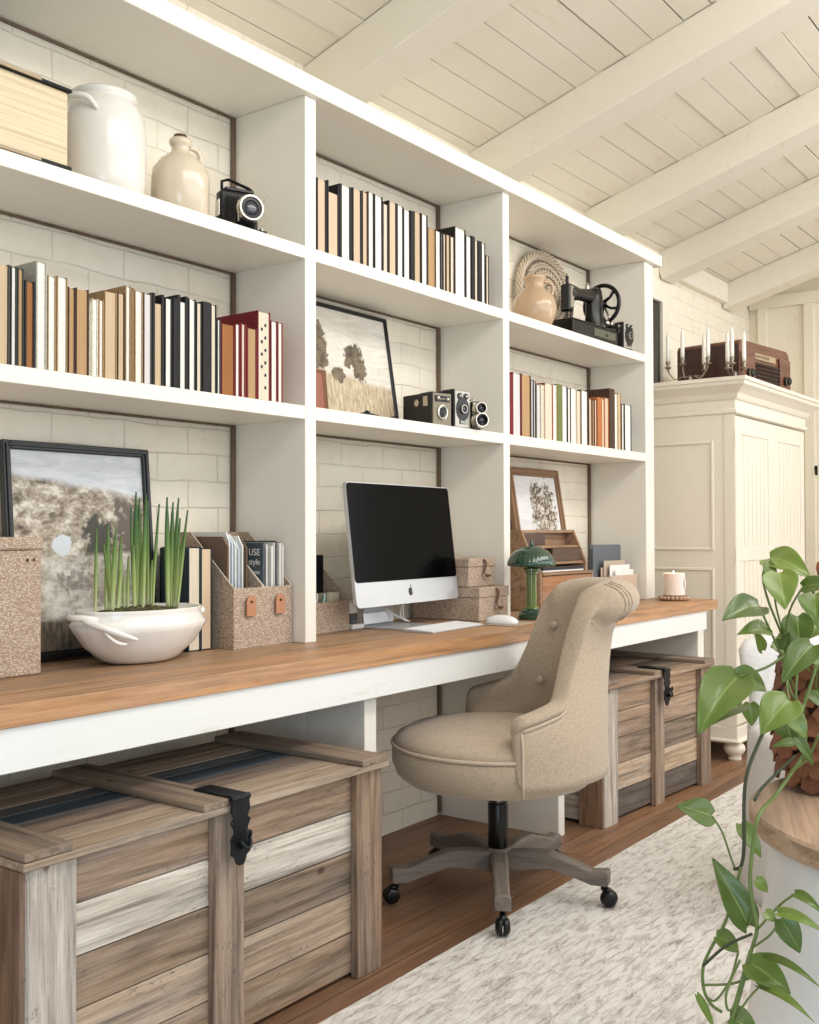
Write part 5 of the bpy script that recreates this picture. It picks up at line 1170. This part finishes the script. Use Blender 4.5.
def leaf(b0, b1, wpx, d0, d1, fold=.25, droop=.15, face=None):
    A = dp(b0[0], b0[1], d0)-PO; T = dp(b1[0], b1[1], d1)-PO
    ax = T-A; Ln = ax.length; ax.normalize()
    view = (CAM-(PO+(A+T)/2)).normalized()
    nrm = (face.normalized() if face else (view*.8+Vector((0, 0, .55))).normalized()); side = ax.cross(nrm).normalized(); nrm = side.cross(ax).normalized()
    hw = wpx/CF*(d0+d1)/2*.5*1.3; n_, m_ = 13, 9; vs, fs, uv = [], [], []
    for i in range(n_):
        s = i/(n_-1)
        wd = hw*(min(1, (s/.22+.18))**.55 if s < .3 else 1)*((1-((max(0, s-.28))/.72)**1.55)) ; wd = max(wd, hw*.01)
        for j in range(m_):
            q = -1+2*j/(m_-1)
            back = -.11*Ln*(abs(q)**1.3)*(1-s)**3 if s < .6 else 0
            p = A+ax*(Ln*s+back)+side*(q*wd)+nrm*(fold*abs(q)**1.4*wd+droop*Ln*sin(PI*s*.9)*.55-.01*0)+nrm*(.03*hw*sin(9*s+5*q))
            vs.append(tuple(p)); uv.append((j/(m_-1), s))
    for i in range(n_-1):
        for j in range(m_-1): fs.append((i*m_+j, i*m_+j+1, (i+1)*m_+j+1, (i+1)*m_+j))
    w = MB(); w.raw(vs, fs); me_o = w.build('leaf', m_leaf, plant, smooth=False)
    me = me_o.data; ul = me.uv_layers.new(name='UVMap')
    for lp in me.loops: ul.data[lp.index].uv = uv[lp.vertex_index]
    for p in me.polygons: p.use_smooth = True
    md = me_o.modifiers.new('s', 'SOLIDIFY'); md.thickness = .0012
    md = me_o.modifiers.new('u', 'SUBSURF'); md.levels = md.render_levels = 1
def stem(pts, r=.0022, mat=None):
    P = [dp(x, y, d)-PO for x, y, d in pts]; Q = []
    for i in range(len(P)-1):                              # smooth curve through the points
        p0, p1, p2, p3 = P[max(i-1, 0)], P[i], P[i+1], P[min(i+2, len(P)-1)]
        for k in range(5):
            s = k/5; Q.append(.5*((2*p1)+(p2-p0)*s+(2*p0-5*p1+4*p2-p3)*s*s+(3*p1-p0-3*p2+p3)*s**3))
    Q.append(P[-1]); w = MB(); w.tube(Q, r, 7); w.build('stem', mat or m_stem, plant, smooth=True)
LV = [((769,559),(812,581),26,1.80,1.72,.25,.35), ((779,573),(785,610),27,1.72,1.68), ((768,563),(775,594),10,1.76,1.74), ((759,606),(721,622),27,1.74,1.70,.2,.2), ((772,636),(735,637),21,1.76,1.70,.3,.25),
 ((738,677),(698,737),38,1.72,1.66,.3,.3), ((734,676),(766,692),22,1.73,1.72,.3,.3), ((742,706),(703,731),18,1.76,1.70,.4,.2), ((812,645),(782,684),24,1.66,1.64,.25,.2), ((789,700),(761,735),32,1.62,1.60,.2,.2),
 ((782,706),(792,744),28,1.70,1.70), ((792,716),(806,738),15,1.64,1.63), ((803,587),(842,584),16,1.70,1.66), ((814,594),(816,622),24,1.76,1.74), ((797,616),(800,654),24,1.82,1.80), ((812,652),(832,672),16,1.72,1.70),
 ((762,650),(752,628),10,1.80,1.78), ((783,650),(790,632),14,1.82,1.80), ((797,738),(813,766),9,1.66,1.66), ((795,742),(772,747),8,1.68,1.68), ((750,703),(752,726),14,1.78,1.78), ((818,600),(828,640),22,1.84,1.80), ((778,640),(796,660),18,1.86,1.84), ((806,668),(792,650),16,1.80,1.76), ((815,690),(828,712),20,1.78,1.74), ((790,668),(776,656),12,1.84,1.82), ((818,625),(806,640),18,1.88,1.86),
 ((712,816),(676,806),24,1.72,1.72,.15,.1), ((748,925),(712,858),24,1.66,1.70,.35,.1), ((716,936),(738,953),17,1.68,1.68,.3,.3), ((781,919),(800,953),20,1.54,1.53), ((778,913),(824,934),10,1.54,1.50,.4,.4), ((756,880),(768,892),11,1.62,1.62), ((750,963),(791,995),26,1.60,1.55,.25,.2),
 ((765,958),(824,993),8,1.58,1.50,.4,.4), ((759,987),(816,1026),9,1.58,1.5,.4,.4), ((730,1018),(758,1036),24,1.6,1.6), ((697,995),(714,1030),7,1.66,1.66), ((795,894),(824,916),9,1.54,1.5,.4,.4), ((741,824),(761,858),14,1.70,1.68), ((765,912),(776,922),10,1.56,1.55)]
for a in LV: leaf(*a)
random.seed(11)
for k in range(9):                                           # small leaves round the crown of the pot
    x = 795+random.uniform(-8, 40); y = 640+random.uniform(-20, 50); d = random.uniform(1.84, 2.02); a = random.uniform(0, 2*PI)
    leaf((x, y), (x+26*cos(a), y+22*sin(a)+6), random.uniform(14, 22), d, d+random.uniform(-.05, .05))
stem([(784,690,1.78), (762,735,1.72), (748,770,1.68), (744,800,1.68), (744,845,1.68), (741,866,1.69), (734,869,1.70)], .0030, m_stemd)
stem([(741,866,1.69), (734,895,1.68), (724,925,1.68), (710,950,1.68), (703,968,1.67), (704,990,1.66), (712,1005,1.66), (722,1012,1.65)], .0026)
stem([(806,752,1.78), (790,775,1.76), (775,796,1.72), (759,815,1.62), (753,845,1.62), (750,880,1.62), (753,905,1.62), (757,928,1.61), (750,955,1.61), (738,1000,1.6), (728,1030,1.6)], .0032)
stem([(712,816,1.72), (722,832,1.71), (730,855,1.70), (735,869,1.70)], .0017)
stem([(759,606,1.74), (770,630,1.76), (785,665,1.82), (795,690,1.88)], .0020); stem([(769,559,1.80), (763,576,1.80), (768,600,1.82), (780,630,1.86), (792,660,1.92)], .0022)
stem([(803,587,1.70), (790,610,1.74), (786,640,1.82), (796,670,1.92)], .0018); stem([(738,677,1.72), (765,668,1.74), (785,656,1.78), (800,650,1.84), (812,670,1.92)], .0022)
stem([(781,919,1.54), (770,935,1.57), (752,948,1.61)], .0018); stem([(795,894,1.54), (780,905,1.56), (757,930,1.60)], .0018)
stem([(703,966,1.67), (726,946,1.65), (752,934,1.62)], .0024, m_stemd); stem([(750,950,1.61), (740,985,1.60), (733,1008,1.6), (727,1008,1.6), (727,990,1.6), (740,960,1.61)], .0020)
stem([(759,987,1.58), (745,1003,1.59), (733,1026,1.6)], .0016); stem([(738,953,1.68), (730,980,1.66), (716,1000,1.66), (708,998,1.66)], .0018); stem([(702,985,1.66), (730,984,1.64), (750,978,1.60)], .0020)
stem([(812,645,1.66), (818,660,1.74), (815,690,1.84)], .0018); stem([(789,700,1.62), (787,680,1.68), (795,665,1.80)], .0018); stem([(785,664,1.76), (790,690,1.74), (800,708,1.74), (806,735,1.72), (803,760,1.74)], .0020)
stem([(800,650,1.72), (796,690,1.70), (799,715,1.70), (808,690,1.76), (815,670,1.84)], .0022); stem([(824,640,1.78), (812,680,1.74), (801,720,1.73), (806,756,1.78)], .0028); stem([(819,735,1.72), (806,760,1.74), (790,772,1.75)], .0022)
stem([(755,800,1.66), (762,788,1.72), (778,772,1.76), (795,756,1.80)], .0026, m_stemd); stem([(779,573,1.72), (775,600,1.76), (785,640,1.84)], .0018); stem([(748,925,1.66), (752,915,1.64)], .0018)

# ================================================================ light
wd_ = bpy.data.worlds.new('world'); bpy.context.scene.world = wd_; wd_.use_nodes = True
bg = wd_.node_tree.nodes['Background']; bg.inputs[0].default_value = (1.0, .98, .95, 1); bg.inputs[1].default_value = .40
def area(name, loc, target, sx, sy, power, col):
    ld = bpy.data.lights.new(name, 'AREA'); ld.shape = 'RECTANGLE'; ld.size = sx; ld.size_y = sy; ld.energy = power; ld.color = col
    o = bpy.data.objects.new(name, ld); C.objects.link(o); o.location = loc
    o.rotation_euler = (Vector(target)-Vector(loc)).to_track_quat('-Z', 'Y').to_euler(); return o
area('window_daylight', (2.9, -4.0, 2.2), (2.9, 0, 1.2), 6.0, 1.6, 50, (.96, .98, 1.0))
area('added_overhead_area', (3.0, -2.2, 3.05), (3.0, .1, .7), 5.2, .7, 52, (1.0, .97, .93))  # added area lamp below the closed ceiling, steep enough to shade under the desk
area('near_window', (-.6, -2.4, .9), (1.5, -.3, .45), .9, 1.2, 12, (.52, .78, 1.0))
area('far_window', (6.2, -3.0, 1.5), (5.3, -.3, 1.0), 1.4, 1.8, 17, (.95, .98, 1.0))
sc = bpy.context.scene
sc.view_settings.view_transform = 'Standard'; sc.view_settings.look = 'None'; sc.view_settings.gamma = 1; sc.view_settings.use_curve_mapping = False
sc.view_settings.exposure = 0.47
